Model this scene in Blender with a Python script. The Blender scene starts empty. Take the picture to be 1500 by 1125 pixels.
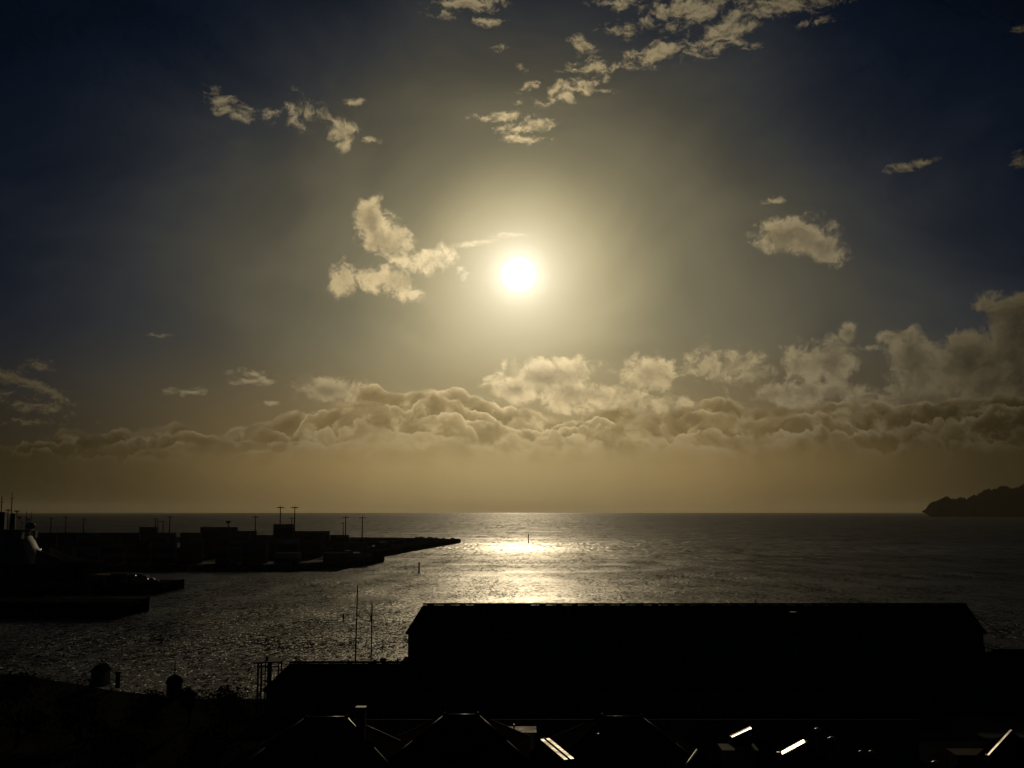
import bpy, math, random
from mathutils import Vector, Matrix
random.seed(7)
S = bpy.context.scene
COL = S.collection
R = math.radians

# ------------------------------------------------------------------ camera
F = 1667.0                       # focal length in pixels of the 1500 px wide photograph
CAMZ = 28.0
PITCH = math.atan(187.5 / F)
cam_d = bpy.data.cameras.new("camera"); cam = bpy.data.objects.new("camera", cam_d); COL.objects.link(cam)
cam.location = (0, 0, CAMZ); cam.rotation_euler = (R(90) + PITCH, 0, 0)
cam_d.sensor_width = 36; cam_d.lens = 36 * F / 1500; cam_d.clip_start = 0.5; cam_d.clip_end = 80000
S.camera = cam

def ray(px, py):
    a = (px - 750) / F; b = (562.5 - py) / F
    c, s = math.cos(PITCH), math.sin(PITCH)
    return Vector((a, c - b * s, s + b * c))
def at(px, py, Y):
    """world point seen at a photo pixel, Y metres ahead"""
    d = ray(px, py); return Vector((d.x / d.y * Y, Y, CAMZ + d.z / d.y * Y))
def ground_at(px, py, z):
    d = ray(px, py); t = (z - CAMZ) / d.z
    return Vector((d.x * t, d.y * t, z))
def azel(px, py):
    d = ray(px, py).normalized()
    return math.atan2(d.x, d.y), math.asin(d.z)

SUN = ray(760, 402).normalized()
SUN_EL = math.asin(SUN.z); SUN_AZ = math.atan2(SUN.x, SUN.y)

# ------------------------------------------------------------------ exposure and light
S.view_settings.view_transform = 'Standard'; S.view_settings.look = 'None'
S.view_settings.exposure = -4.3; S.view_settings.gamma = 1.0; S.view_settings.use_curve_mapping = False
S.render.engine = 'CYCLES'
S.cycles.use_denoising = True
S.cycles.max_bounces = 5; S.cycles.diffuse_bounces = 2; S.cycles.glossy_bounces = 2
S.cycles.volume_bounces = 0; S.cycles.sample_clamp_direct = 0; S.cycles.sample_clamp_indirect = 6
S.cycles.caustics_reflective = False; S.cycles.caustics_refractive = False

sun_d = bpy.data.lights.new("sun", 'SUN'); sun_d.energy = 5.0; sun_d.angle = R(0.53); sun_d.color = (1.0, 0.80, 0.50)
sun_o = bpy.data.objects.new("sun", sun_d); COL.objects.link(sun_o)
sun_o.rotation_euler = SUN.to_track_quat('Z', 'Y').to_euler(); sun_o.location = (0, 0, 200)

# ---- a small wrapper so that node graphs read like arithmetic
class G:
    def __init__(s, nt): s.nt = nt
    def new(s, t, **kw):
        n = s.nt.nodes.new(t)
        for k, v in kw.items(): setattr(n, k, v)
        return n
    def put(s, sock, v):
        if isinstance(v, V): s.nt.links.new(v.o, sock)
        elif isinstance(v, bpy.types.NodeSocket): s.nt.links.new(v, sock)
        else: sock.default_value = v
    def m(s, op, *a, clamp=False):
        n = s.new('ShaderNodeMath', operation=op, use_clamp=clamp)
        for i, v in enumerate(a): s.put(n.inputs[i], v)
        return V(s, n.outputs[0])
    def vm(s, op, *a, out=0):
        n = s.new('ShaderNodeVectorMath', operation=op)
        for i, v in enumerate(a): s.put(n.inputs[i], v)
        return V(s, n.outputs[out])
    def sep(s, v):
        n = s.new('ShaderNodeSeparateXYZ'); s.put(n.inputs[0], v); return [V(s, o) for o in n.outputs]
    def comb(s, x, y, z=0.0):
        n = s.new('ShaderNodeCombineXYZ')
        for i, v in enumerate((x, y, z)): s.put(n.inputs[i], v)
        return V(s, n.outputs[0])
    def noise(s, v, scale, detail=4, rough=.55, dist=0.0, out=0, lac=2.0):
        n = s.new('ShaderNodeTexNoise'); s.put(n.inputs['Vector'], v)
        n.inputs['Scale'].default_value = scale; n.inputs['Detail'].default_value = detail
        n.inputs['Roughness'].default_value = rough; n.inputs['Distortion'].default_value = dist
        n.inputs['Lacunarity'].default_value = lac
        return V(s, n.outputs[out])
    def smooth(s, v, a, b, lo=0.0, hi=1.0):
        n = s.new('ShaderNodeMapRange', interpolation_type='SMOOTHSTEP')
        for i, w in enumerate((v, a, b, lo, hi)): s.put(n.inputs[i], w)
        return V(s, n.outputs[0])
    def ramp(s, v, pts, interp='B_SPLINE'):
        n = s.new('ShaderNodeValToRGB'); s.put(n.inputs[0], v); cr = n.color_ramp; cr.interpolation = interp
        while len(cr.elements) < len(pts): cr.elements.new(0.5)
        for e, (p, c) in zip(cr.elements, pts):
            e.position = p; e.color = (c, c, c, 1) if isinstance(c, (int, float)) else (*c, 1)
        return V(s, n.outputs[0])
    def curve(s, v, pts):
        n = s.new('ShaderNodeFloatCurve'); s.put(n.inputs['Value'], v)
        mp = n.mapping; mp.use_clip = False; c = mp.curves[0]
        while len(c.points) < len(pts): c.points.new(.5, .5)
        for p_, (x, y) in zip(c.points, pts): p_.location = (x, y); p_.handle_type = 'AUTO_CLAMPED'
        mp.update()
        return V(s, n.outputs[0])
    def mix(s, f, a, b, blend='MIX'):
        n = s.new('ShaderNodeMix', data_type='RGBA', blend_type=blend)
        s.put(n.inputs[0], f)
        for sock, v in ((n.inputs[6], a), (n.inputs[7], b)):
            s.put(sock, (*v, 1) if isinstance(v, tuple) and len(v) == 3 else v)
        return V(s, n.outputs[2])
    def scale(s, col, f):
        n = s.new('ShaderNodeVectorMath', operation='SCALE'); s.put(n.inputs[0], col); s.put(n.inputs[3], f)
        return V(s, n.outputs[0])
class V:
    def __init__(s, g, o): s.g = g; s.o = o
    def __add__(s, b): return s.g.m('ADD', s, b)
    __radd__ = __add__
    def __sub__(s, b): return s.g.m('SUBTRACT', s, b)
    def __rsub__(s, b): return s.g.m('SUBTRACT', b, s)
    def __mul__(s, b): return s.g.m('MULTIPLY', s, b)
    __rmul__ = __mul__
    def __truediv__(s, b): return s.g.m('DIVIDE', s, b)

def srgb(*c):
    return tuple(((x / 255) / 12.92 if x <= 10 else ((x / 255 + .055) / 1.055) ** 2.4) for x in c)

# ------------------------------------------------------------------ world: clear air, aureole and clouds, all by direction
W = bpy.data.worlds.new("World"); S.world = W; W.use_nodes = True
W.cycles.sampling_method = 'MANUAL'; W.cycles.sample_map_resolution = 512
W.node_tree.nodes.clear(); g = G(W.node_tree)
tc = g.new('ShaderNodeTexCoord'); D = V(g, tc.outputs['Generated'])
dx, dy, dz = g.sep(D)
az = g.m('ARCTAN2', dx, dy); el = g.m('ARCSINE', dz)
P = g.comb(az, el); P1 = g.comb(az, el, 1.0)
ang = g.m('ARCCOSINE', g.m('MINIMUM', g.vm('DOT_PRODUCT', D, tuple(SUN), out=1), 1.0))
px_r = ang * F                                           # angle from the sun in 1/1667 rad
t = px_r / 1400.0
# the aureole reaches farther through the thick air below the sun than above it
kel = g.new('ShaderNodeMapRange', clamp=True)
for q_, v_ in enumerate((el, azel(750, 600)[1], azel(750, -700)[1], .74, 2.0)): g.put(kel.inputs[q_], v_)
veil = g.noise(g.vm('MULTIPLY', P, (1.0, 1.5, 1.0)), 4.5, 4, .55, .6)      # faint unevenness of thin high haze
te = px_r * V(g, kel.outputs[0]) * g.smooth(veil, .25, .75, .88, 1.12) / 1400.0
clear = g.ramp(te, [(0.0, srgb(236, 222, 182)), (60/1400, srgb(222, 208, 167)), (100/1400, srgb(196, 182, 142)), (135/1400, srgb(172, 160, 123)), (180/1400, srgb(137, 128, 99)),
    (225/1400, srgb(119, 112, 88)), (300/1400, srgb(94, 89, 72)), (380/1400, srgb(71, 68, 58)), (470/1400, srgb(55, 56, 55)), (560/1400, srgb(38, 41, 46)), (660/1400, srgb(23, 28, 37)),
    (790/1400, srgb(9, 18, 31)), (950/1400, srgb(3, 9, 21)), (1200/1400, srgb(2, 7, 15))])
# the sun itself: a small burnt-out disc with its aureole
core = g.smooth(px_r, 8.0, 28.0, 1.0, 0.0)
halo = g.m('EXPONENT', (g.m('MAXIMUM', px_r - 24.0, 0.0)) * (-1/21.0))
nish = g.new('ShaderNodeTexSky', sky_type='NISHITA', sun_disc=False, sun_elevation=SUN_EL, sun_rotation=SUN_AZ, dust_density=1.5)
# warm murk near the horizon, following the azimuth of the sun
daz = g.m('ABSOLUTE', az - SUN_AZ)
murk = g.ramp(daz / 1.2, [(0.0, srgb(176, 154, 107)), (.075, srgb(160, 138, 93)), (.15, srgb(128, 106, 67)), (.21, srgb(99, 83, 51)), (.27, srgb(70, 58, 34)),
    (.33, srgb(47, 39, 21)), (.45, srgb(22, 18, 9)), (.7, srgb(5, 6, 7)), (1.0, srgb(3, 4, 6))])
lowf = g.smooth(el, azel(750, 470)[1], azel(750, 672)[1], 0.0, 1.0)
murk_n = g.noise(g.vm('MULTIPLY', P, (1.0, .35, 1.0)), 5.0, 3, .5)
# the sky is one weighted sum: clear air * wC + murk * wM + sunlit cloud * wT
wM = lowf * .80; wC = 1.0 - wM; wT = wM * 0.0
def over(al, mk, tk):
    global wC, wM, wT
    k = 1.0 - al; wC = wC * k
    wM = g.m('MULTIPLY_ADD', al, mk, wM * k); wT = g.m('MULTIPLY_ADD', al, tk, wT * k)

# --- clouds
def blob(c, cur):
    cx, cy, rx, ry, rot, st = c
    a, e = azel(cx, cy)
    c_, s_ = math.cos(R(rot)), math.sin(R(rot)); kx, ky = F / rx, F / ry
    u = g.vm('DOT_PRODUCT', P1, (c_ * kx, s_ * kx, -(a * c_ + e * s_) * kx), out=1)
    w = g.vm('DOT_PRODUCT', P1, (-s_ * ky, c_ * ky, (a * s_ - e * c_) * ky), out=1)
    d = g.m('SQRT', g.m('MULTIPLY_ADD', w, w, u * u))
    v = g.m('MULTIPLY_ADD', d, -st, st)
    return v if cur is None else g.m('MAXIMUM', cur, v)
def field(lst):
    cur = None
    for c in lst: cur = blob(c, cur)
    return g.m('MAXIMUM', cur, -1.5)
# thin broken cloud high up
HIGH = [(690, 6, 80, 20, 3, 1), (712, 31, 36, 9, 0, 1), (905, 2, 45, 18, 0, 1), (1010, 12, 95, 30, 4, 1.2), (1065, 42, 75, 30, 25, 1.1),
        (962, 78, 66, 20, 12, 1.1), (1150, 5, 100, 22, 0, 1.2), (905, 48, 34, 12, -10, .9), (856, 72, 30, 18, -35, 1), (872, 98, 50, 11, 3, 1),
        (838, 130, 60, 20, 14, 1.1), (787, 125, 26, 9, 10, .8), (888, 133, 20, 7, 0, .9), (1030, 62, 36, 18, 15, .9), (764, 100, 14, 5, -10, .7), (761, 150, 8, 12, 10, .6),
        (737, 171, 50, 9, 2, 1.1), (770, 186, 62, 11, 5, 1.2), (768, 204, 44, 8, -2, 1.1), (322, 150, 30, 20, -30, 1.3), (350, 166, 36, 15, -12, 1.2),
        (396, 166, 22, 12, 10, .8), (515, 150, 16, 8, 10, .7), (542, 206, 18, 6, 0, 1), (1136, 294, 24, 7, 3, 1.1), (1330, 244, 38, 9, 6, 1),
        (1493, 42, 20, 6, 0, .9), (1495, 232, 14, 12, 0, .8), (240, 492, 26, 4, -3, .7), (55, 537, 26, 14, 5, .9), (40, 562, 78, 13, -20, 1), (85, 582, 46, 10, -26, 1), (30, 590, 90, 14, -8, .9), (50, 618, 80, 7, 0, .6), (272, 574, 38, 7, 3, 1.1), (370, 548, 40, 8, -4, 1), (368, 558, 48, 8, 0, 1), (393, 591, 24, 5, 0, .9),
        (700, 356, 44, 7, 8, 1.2), (740, 345, 34, 5, 3, 1.2), (676, 398, 10, 24, 10, 1), (1212, 504, 10, 7, 0, .7), (1080, 62, 40, 10, -12, .8), (1190, 34, 40, 8, 3, .7), (735, 68, 20, 6, 0, .6)]
# rounder, softer cloud
SOFT = [(545, 318, 34, 36, -30, 1.05), (572, 355, 42, 36, -20, 1.1), (578, 412, 42, 22, -35, 1.0), (634, 380, 36, 24, 15, .9), (505, 404, 28, 30, 0, .7),
        (545, 405, 40, 22, 0, .8), (455, 172, 40, 24, -30, .72), (500, 195, 30, 20, -20, .62), (1165, 345, 66, 34, -8, 1.3), (1205, 360, 50, 26, -15, 1),
        (483, 573, 58, 24, 0, 1.3),
        (800, 552, 92, 34, 3, 1.5), (860, 578, 130, 26, -6, 1.4), (955, 548, 44, 34, 15, 1.3), (760, 570, 60, 26, 0, 1.2), (900, 592, 120, 18, 0, 1),
        (1060, 545, 90, 36, 0, .75), (1135, 577, 60, 20, 6, 1.1), (1205, 530, 78, 38, 0, 1.35), (1243, 488, 14, 14, 0, .8), (1274, 511, 14, 8, 0, 1),
        (1312, 493, 34, 12, 0, 1.1), (1345, 520, 62, 40, 0, 1.3), (1420, 535, 110, 56, 12, 1.6), (1490, 480, 60, 62, 30, 1.5), (1490, 560, 130, 60, 0, 1.5),
        (1190, 575, 90, 20, 0, .8), (570, 588, 60, 16, 0, 1.2), (640, 590, 80, 20, 0, 1.3), (1380, 585, 150, 30, 0, .9), (1000, 590, 150, 14, 0, .7)]
wa = g.noise(P, 24.0, 5, .62, out=1)                     # domain warp
wv = g.scale(g.vm('SUBTRACT', wa, (.5, .5, .5)), .034)
Pw = g.vm('ADD', P, wv)
cloud_col = g.ramp(t, [(0.0, srgb(255, 240, 205)), (90/1400, srgb(252, 230, 184)), (170/1400, srgb(228, 203, 154)), (260/1400, srgb(186, 166, 123)), (360/1400, srgb(144, 129, 97)),
    (470/1400, srgb(121, 110, 86)), (600/1400, srgb(90, 80, 58)), (760/1400, srgb(62, 55, 38)), (1.0, srgb(10, 10, 9))])
# high layer
ns = g.vm('MULTIPLY', Pw, (1.0, 1.9, 1.0))
n1 = g.noise(ns, 62.0, 7, .62)
m1 = field(HIGH)
den1 = m1 * .55 + (n1 - .5) * 2.1
a1 = g.smooth(den1, .04, .62)
n1b = g.noise(g.vm('ADD', ns, (0.0, .006, 0.0)), 62.0, 5, .6)
lit1 = g.smooth((n1 - n1b), -.12, .12, .78, 1.16)
over(a1 * g.smooth(m1, -.5, .2, .0, .84), 0.0, lit1)
# soft layer
n2 = g.noise(Pw, 34.0, 9, .66)
m2 = field(SOFT)
den2 = m2 * .62 + (n2 - .5) * 2.3
a2 = g.smooth(den2, .0, .44)
n2b = g.noise(g.vm('ADD', Pw, (0.0, .009, 0.0)), 34.0, 5, .62)
rel2 = g.smooth(n2 - n2b, -.13, .13)
inner = g.smooth(den2, .15, 1.0, 1.15, .52)               # thick middles are darker than the thin lit rims
over(a2 * g.smooth(m2, -.5, .1, .0, .88), 0.0, inner * (rel2 * .50 + .68))

# --- the long bank of cumulus low over the sea: overlapping rows of billows, each with a lit rim
def prof(pts, off=0):
    lo, hi = -0.5, 0.5
    return [((azel(x, 600)[0] - lo) / (hi - lo), (azel(x, y + off)[1]) * 4) for x, y in pts]
azn = az + .5
def bank(envpts, off, amp, sc, seed, soft_lo, rimw, body, rimk, warp=.010):
    env = g.curve(azn, prof(envpts, off)) * .25
    w2 = g.noise(g.vm('ADD', P, (seed * 3.1, seed, 0.0)), 40.0, 5, .6) - .5
    w3 = g.noise(g.vm('ADD', P, (seed * 1.7, -seed, 0.0)), 14.0, 3, .5) - .5
    a_ = az + w2 * warp * 1.6
    def dome(k, s_):
        n = g.new('ShaderNodeTexVoronoi', voronoi_dimensions='1D'); g.put(n.inputs['W'], a_ * k + s_)
        n.inputs['Scale'].default_value = 1.0
        d = V(g, n.outputs['Distance']); return 1.0 - d * d * 2.2
    h = env + (dome(sc, seed) * .62 + dome(sc * 2.7, seed + 9.3) * .26 + dome(sc * 7.0, seed + 4.4) * .12 - .75) * (amp / F) + w3 * (amp * 2.6 / F) + w2 * (amp * 1.5 / F)
    dpt = (h - el) * F                                   # depth below the outline in 1/1667 rad
    softw = g.smooth(g.noise(g.vm('ADD', P, (seed, 5.0, 0.0)), 18.0, 2, .5), .40, .66, soft_lo, soft_lo + 15.0)
    al = g.smooth(dpt, 0.0, softw)
    rim = g.m('EXPONENT', g.m('MAXIMUM', dpt, 0.0) * (-1.0 / rimw))
    patch = g.noise(g.vm('ADD', Pw, (seed, 0.0, 0.0)), 42.0, 7, .62)
    ra = rim * g.smooth(patch, .30, .56, .30, 1.0)
    fade = g.smooth(dpt, 36.0, 92.0, 1.0, .0)
    lift = g.smooth(patch, .48, .68, 0.0, .50) * g.smooth(dpt, 2.0, 14.0)      # torn lighter scud inside each billow
    lt_ = g.m('MAXIMUM', ra, lift)
    over(al * fade, (1.0 - lt_) * g.smooth(patch, .28, .6, body * .84, body * 1.15), lt_ * rimk)
B1 = [(-400, 690), (0, 650), (180, 636), (380, 622), (500, 592), (560, 577), (640, 577), (720, 600), (800, 604), (900, 600), (1040, 600), (1180, 592), (1300, 598), (1400, 590), (1500, 584), (1800, 560)]
bank(B1, -6, 20, 15, 1.3, 2.0, 5.5, .68, 1.42)
bank(B1, 7, 20, 22, 4.1, 1.6, 5.0, .70, 1.36)
bank(B1, 20, 24, 17, 7.7, 1.6, 6.0, .72, 1.32)
bank(B1, 34, 24, 26, 2.6, 2.0, 7.5, .78, 1.2)
bank(B1, 50, 24, 19, 9.2, 5.0, 11.0, .86, 1.1)
# below the bank: rain-dim air down to the sea
under = g.smooth(el, azel(750, 640)[1], azel(750, 690)[1])
over(under * .93, g.smooth(el, azel(750, 680)[1], azel(750, 748)[1], 1.0, .74) * g.smooth(murk_n, .3, .7, .9, 1.12), 0.0)
over(g.smooth(el, 0.0, -.03), .25, 0.0)
col = g.vm('ADD', g.vm('ADD', g.scale(clear, wC), g.scale(murk, wM)), g.scale(cloud_col, wT))
K = 197.0                                                 # Background strength 0.1 at exposure -4.3
tot = g.vm('ADD', g.scale(col, K), g.scale(V(g, nish.outputs[0]), .006))
glow = g.scale(g.mix(0.0, (1.0, .93, .78), (0, 0, 0)), core * 300.0 + halo * 120.0)
tot = g.vm('ADD', tot, glow)
bg = g.new('ShaderNodeBackground'); g.put(bg.inputs[0], tot); bg.inputs[1].default_value = 0.1
wo = g.new('ShaderNodeOutputWorld'); W.node_tree.links.new(bg.outputs[0], wo.inputs[0])

# ================================================================== materials
def mat(name, color, rough=.6, metal=0.0, vary=.25, vscale=1.2, bump=0.0, bscale=6.0, spec=.5):
    m = bpy.data.materials.new(name); m.use_nodes = True; nt = m.node_tree; q = G(nt)
    b = nt.nodes['Principled BSDF']; o = nt.nodes.new('ShaderNodeTexCoord')
    n = q.noise(o.outputs['Object'], vscale, 5, .6)
    c2 = tuple(max(0, c * (1 - vary)) for c in color); c3 = tuple(min(1, c * (1 + vary)) for c in color)
    q.put(b.inputs['Base Color'], q.mix(q.smooth(n, .32, .68), c2, c3))
    q.put(b.inputs['Roughness'], q.smooth(n, .3, .7, max(.04, rough - .08), min(1, rough + .08)))
    b.inputs['Metallic'].default_value = metal; b.inputs['Specular IOR Level'].default_value = spec
    if bump:
        bn = q.new('ShaderNodeBump'); bn.inputs['Strength'].default_value = bump; bn.inputs['Distance'].default_value = .05
        q.put(bn.inputs['Height'], q.noise(o.outputs['Object'], bscale, 4, .6)); q.put(b.inputs['Normal'], bn.outputs[0])
    return m
M = dict(
    asphalt=mat('asphalt', (.04, .04, .038), .85, spec=.12, vscale=.3, bump=.3, bscale=9),
    quay=mat('quay_concrete', (.055, .053, .048), .99, spec=0, vscale=.15, bump=.3),
    rock=mat('rock', (.06, .056, .05), .98, spec=0, vscale=.4, bump=.6, bscale=1.5),
    earth=mat('earth', (.04, .045, .025), .99, spec=0, vscale=.2, bump=.5),
    leaf=mat('leaf', (.03, .045, .018), .8, spec=.1, vscale=.9), bark=mat('bark', (.06, .045, .03), .9, bump=.6, bscale=9),
    wall_iron=mat('corrugated_wall', (.15, .145, .12), .85, spec=.02, vscale=.12), roof_iron=mat('corrugated_roof', (.035, .034, .033), .97, spec=0, vscale=.15),
    roof_red=mat('painted_roof', (.07, .028, .022), .97, spec=0, vscale=.4), roof_grey=mat('grey_roof', (.045, .045, .047), .97, spec=0, vscale=.4),
    weatherboard=mat('weatherboard', (.28, .26, .22), .7, vscale=.6), brick=mat('brick', (.2, .085, .05), .85, vscale=3, bump=.4, bscale=14),
    zinc=mat('galvanised_cap', (.55, .54, .50), .30, .9, vscale=.8), zinc_bright=mat('bright_zinc', (.8, .77, .68), .34, .95, vary=.06, vscale=.8), zinc_dim=mat('dimmed_flashing', (.06, .055, .045), .42, .8, vscale=.8), zinc_dull=mat('weathered_cap', (.40, .39, .36), .46, .8, vscale=.8),  # brightened and darkened copies set ridge glint strength by colour
    steel=mat('dark_steel', (.05, .05, .052), .55, .3, vscale=.8), white=mat('ship_white', (.30, .29, .27), .6, spec=.15, vscale=.12),
    hull=mat('ship_hull', (.03, .045, .09), .4, vscale=.1), glass=mat('dark_glass', (.012, .014, .016), .08, vary=.1, spec=.6),
    wood=mat('mast_timber', (.18, .11, .05), .5, vscale=2), tan=mat('tan_iron', (.30, .19, .11), .6, 0, spec=.12, vscale=.5),
    c_red=mat('container_rust_red', (.22, .045, .03), .42, vscale=.25), c_blue=mat('container_blue', (.03, .07, .16), .42, vscale=.25),
    c_green=mat('container_green', (.03, .11, .07), .42, vscale=.25), c_grey=mat('container_grey', (.27, .27, .26), .42, vscale=.25),
    c_orange=mat('container_orange', (.32, .12, .03), .42, vscale=.25), c_lit_top=mat('container_lit_top', (.6, .6, .56), .4, vscale=.25),
)
def emissive(name, col, k):
    m = bpy.data.materials.new(name); m.use_nodes = True; b = m.node_tree.nodes['Principled BSDF']
    b.inputs['Base Color'].default_value = (.8, .8, .8, 1); b.inputs['Emission Color'].default_value = (*col, 1); b.inputs['Emission Strength'].default_value = k
    return m
M['lamp'] = emissive('lit_lamp', (1, .95, .85), 18)

# ================================================================== mesh helpers
class MB:
    def __init__(s): s.v = []; s.f = []
    def face(s, pts):
        k = len(s.v); s.v += [tuple(p) for p in pts]; s.f.append(tuple(range(k, k + len(pts)))); return s
    def box(s, x0, x1, y0, y1, z0, z1, M4=None):
        k = len(s.v); ps = [(x, y, z) for z in (z0, z1) for x, y in ((x0, y0), (x1, y0), (x1, y1), (x0, y1))]
        if M4: ps = [tuple(M4 @ Vector(p)) for p in ps]
        s.v += ps; s.f += [tuple(k + i for i in q) for q in ((3, 2, 1, 0), (4, 5, 6, 7), (0, 1, 5, 4), (1, 2, 6, 5), (2, 3, 7, 6), (3, 0, 4, 7))]; return s
    def hexa(s, a, b):
        """solid between two quads given in the same turning order"""
        k = len(s.v); s.v += [tuple(p) for p in a] + [tuple(p) for p in b]
        s.f += [tuple(k + i for i in q) for q in ((3, 2, 1, 0), (4, 5, 6, 7), (0, 1, 5, 4), (1, 2, 6, 5), (2, 3, 7, 6), (3, 0, 4, 7))]; return s
    def prism(s, poly, z0, z1):
        k = len(s.v); n = len(poly)
        s.v += [(x, y, z0) for x, y in poly] + [(x, y, z1) for x, y in poly]
        s.f += [tuple(range(k + n - 1, k - 1, -1)), tuple(range(k + n, k + 2 * n))]
        s.f += [(k + i, k + (i + 1) % n, k + n + (i + 1) % n, k + n + i) for i in range(n)]; return s
    def tube(s, p0, p1, r0, r1=None, n=8, cap=True):
        p0, p1 = Vector(p0), Vector(p1); r1 = r0 if r1 is None else r1; d = (p1 - p0).normalized()
        u = d.orthogonal().normalized(); w = d.cross(u); k = len(s.v)
        for p, r in ((p0, r0), (p1, r1)):
            s.v += [tuple(p + (u * math.cos(6.28318 * i / n) + w * math.sin(6.28318 * i / n)) * r) for i in range(n)]
        s.f += [(k + i, k + (i + 1) % n, k + n + (i + 1) % n, k + n + i) for i in range(n)]
        if cap: s.f += [tuple(range(k + n - 1, k - 1, -1)), tuple(range(k + n, k + 2 * n))]
        return s
    def lathe(s, prof, cx=0, cy=0, n=16):
        k = len(s.v)
        for r, z in prof: s.v += [(cx + r * math.cos(6.28318 * i / n), cy + r * math.sin(6.28318 * i / n), z) for i in range(n)]
        for j in range(len(prof) - 1):
            s.f += [(k + j * n + i, k + j * n + (i + 1) % n, k + (j + 1) * n + (i + 1) % n, k + (j + 1) * n + i) for i in range(n)]
        s.f += [tuple(range(k + n - 1, k - 1, -1)), tuple(range(k + (len(prof) - 1) * n, k + len(prof) * n))]; return s
    def build(s, name, m, parent=None, smooth=False):
        me = bpy.data.meshes.new(name); me.from_pydata(s.v, [], s.f); me.materials.append(m); me.validate()
        if smooth: me.shade_smooth()
        o = bpy.data.objects.new(name, me); COL.objects.link(o)
        if parent is not None: o.parent = parent
        return o
def tag(o, label=None, cat=None, group=None, kind=None):
    for k, v in (('label', label), ('category', cat), ('group', group), ('kind', kind)):
        if v: o[k] = v
    return o
def thing(name, label, cat, loc=(0, 0, 0), rz=0.0, group=None):
    o = bpy.data.objects.new(name, None); COL.objects.link(o); o.location = loc; o.rotation_euler = (0, 0, rz); o.empty_display_size = .5
    return tag(o, label, cat, group)
def dup(root, loc, rz, label, scale=None):
    r = root.copy(); COL.objects.link(r); r.location = loc; r.rotation_euler = (0, 0, rz); r['label'] = label
    if scale: r.scale = scale
    for ch in list(root.children):
        c = ch.copy(); COL.objects.link(c); c.parent = r
        for gch in ch.children:
            d = gch.copy(); COL.objects.link(d); d.parent = c
    return r

# ================================================================== the sea
def make_water():
    b = MB()
    ys = [-400, 100, 300, 800, 2500, 8000, 20000, 45000]
    for y0, y1 in zip(ys, ys[1:]):
        b.face([(-30000, y0, 0), (30000, y0, 0), (30000, y1, 0), (-30000, y1, 0)])
    m = bpy.data.materials.new('sea_water'); m.use_nodes = True; nt = m.node_tree; q = G(nt)
    p = nt.nodes['Principled BSDF']
    geo = q.new('ShaderNodeNewGeometry'); pos = V(q, geo.outputs['Position'])
    def slopes(scale, amp, sx, sy, detail=2.0, rot=0.0, off=(0, 0, 0)):
        mp = q.new('ShaderNodeMapping'); q.put(mp.inputs[0], pos); mp.inputs['Scale'].default_value = (sx, sy, 1); mp.inputs['Rotation'].default_value = (0, 0, R(rot)); mp.inputs['Location'].default_value = off
        n = q.new('ShaderNodeTexNoise'); q.put(n.inputs['Vector'], mp.outputs[0]); n.inputs['Scale'].default_value = scale; n.inputs['Detail'].default_value = detail; n.inputs['Roughness'].default_value = .55
        return q.scale(q.vm('SUBTRACT', V(q, n.outputs['Color']), (.5, .5, .5)), amp)
    # wind patches: long dark and light lanes lying across the view
    lane = q.noise(q.vm('MULTIPLY', pos, (.0035, .016, 1.0)), 1.0, 5, .6, .8)
    rough_k = q.smooth(lane, .36, .62, .60, 1.15)
    X_, Y_, Z_ = q.sep(pos)
    n_ = q.new('ShaderNodeFloatCurve'); q.put(n_.inputs['Value'], (Y_ + (q.noise(q.vm('MULTIPLY', pos, (.006, .006, 1.0)), 1.0, 3, .6) - .5) * 160.0 + X_ * .12) / 3000.0); cv = n_.mapping.curves[0]; n_.mapping.use_clip = False
    pts_ = [(0.0, .85), (.06, .90), (.10, .86), (.125, .54), (.15, .46), (.18, .72), (.22, .74), (.27, .52), (.30, .34), (.33, .38), (.40, .78), (.55, 1.1), (1.0, 1.2)]
    while len(cv.points) < len(pts_): cv.points.new(.5, .5)
    for p_, (a_, b_) in zip(cv.points, pts_): p_.location = (a_, b_)
    n_.mapping.update()
    rough_k = rough_k * V(q, n_.outputs[0]) * 2.45
    sl = q.vm('ADD', q.vm('ADD', slopes(.6, WAVE_A, 1.25, .55, 2.0, 14), slopes(2.2, WAVE_B, 1.2, .6, 2.0, -20)), slopes(.055, WAVE_C, 1.1, .4, 2.0, 8))
    sl = q.scale(sl, rough_k)
    sl = q.vm('ADD', sl, q.scale(slopes(1.0, .95, .42, .045, 1.0, 3), q.smooth(Y_, 420.0, 900.0)))
    sl = q.vm('ADD', sl, q.scale(slopes(1.0, .95, .16, .006, 1.0, -2), q.smooth(Y_, 1400.0, 2600.0)))
    x, y, z = q.sep(sl)
    nrm = q.vm('NORMALIZE', q.comb(x, y, 1.0))
    q.put(p.inputs['Normal'], nrm)
    p.inputs['Base Color'].default_value = (.006, .011, .012, 1); p.inputs['IOR'].default_value = 1.333
    q.put(p.inputs['Roughness'], q.smooth(lane, .36, .62, .85, 1.0) * (V(q, n_.outputs[0]) * .20 + .32))
    tag(b.build('water', m), kind='structure')
WAVE_A, WAVE_B, WAVE_C, WATER_R = .85, 1.6, .5, .40
make_water()

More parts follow.
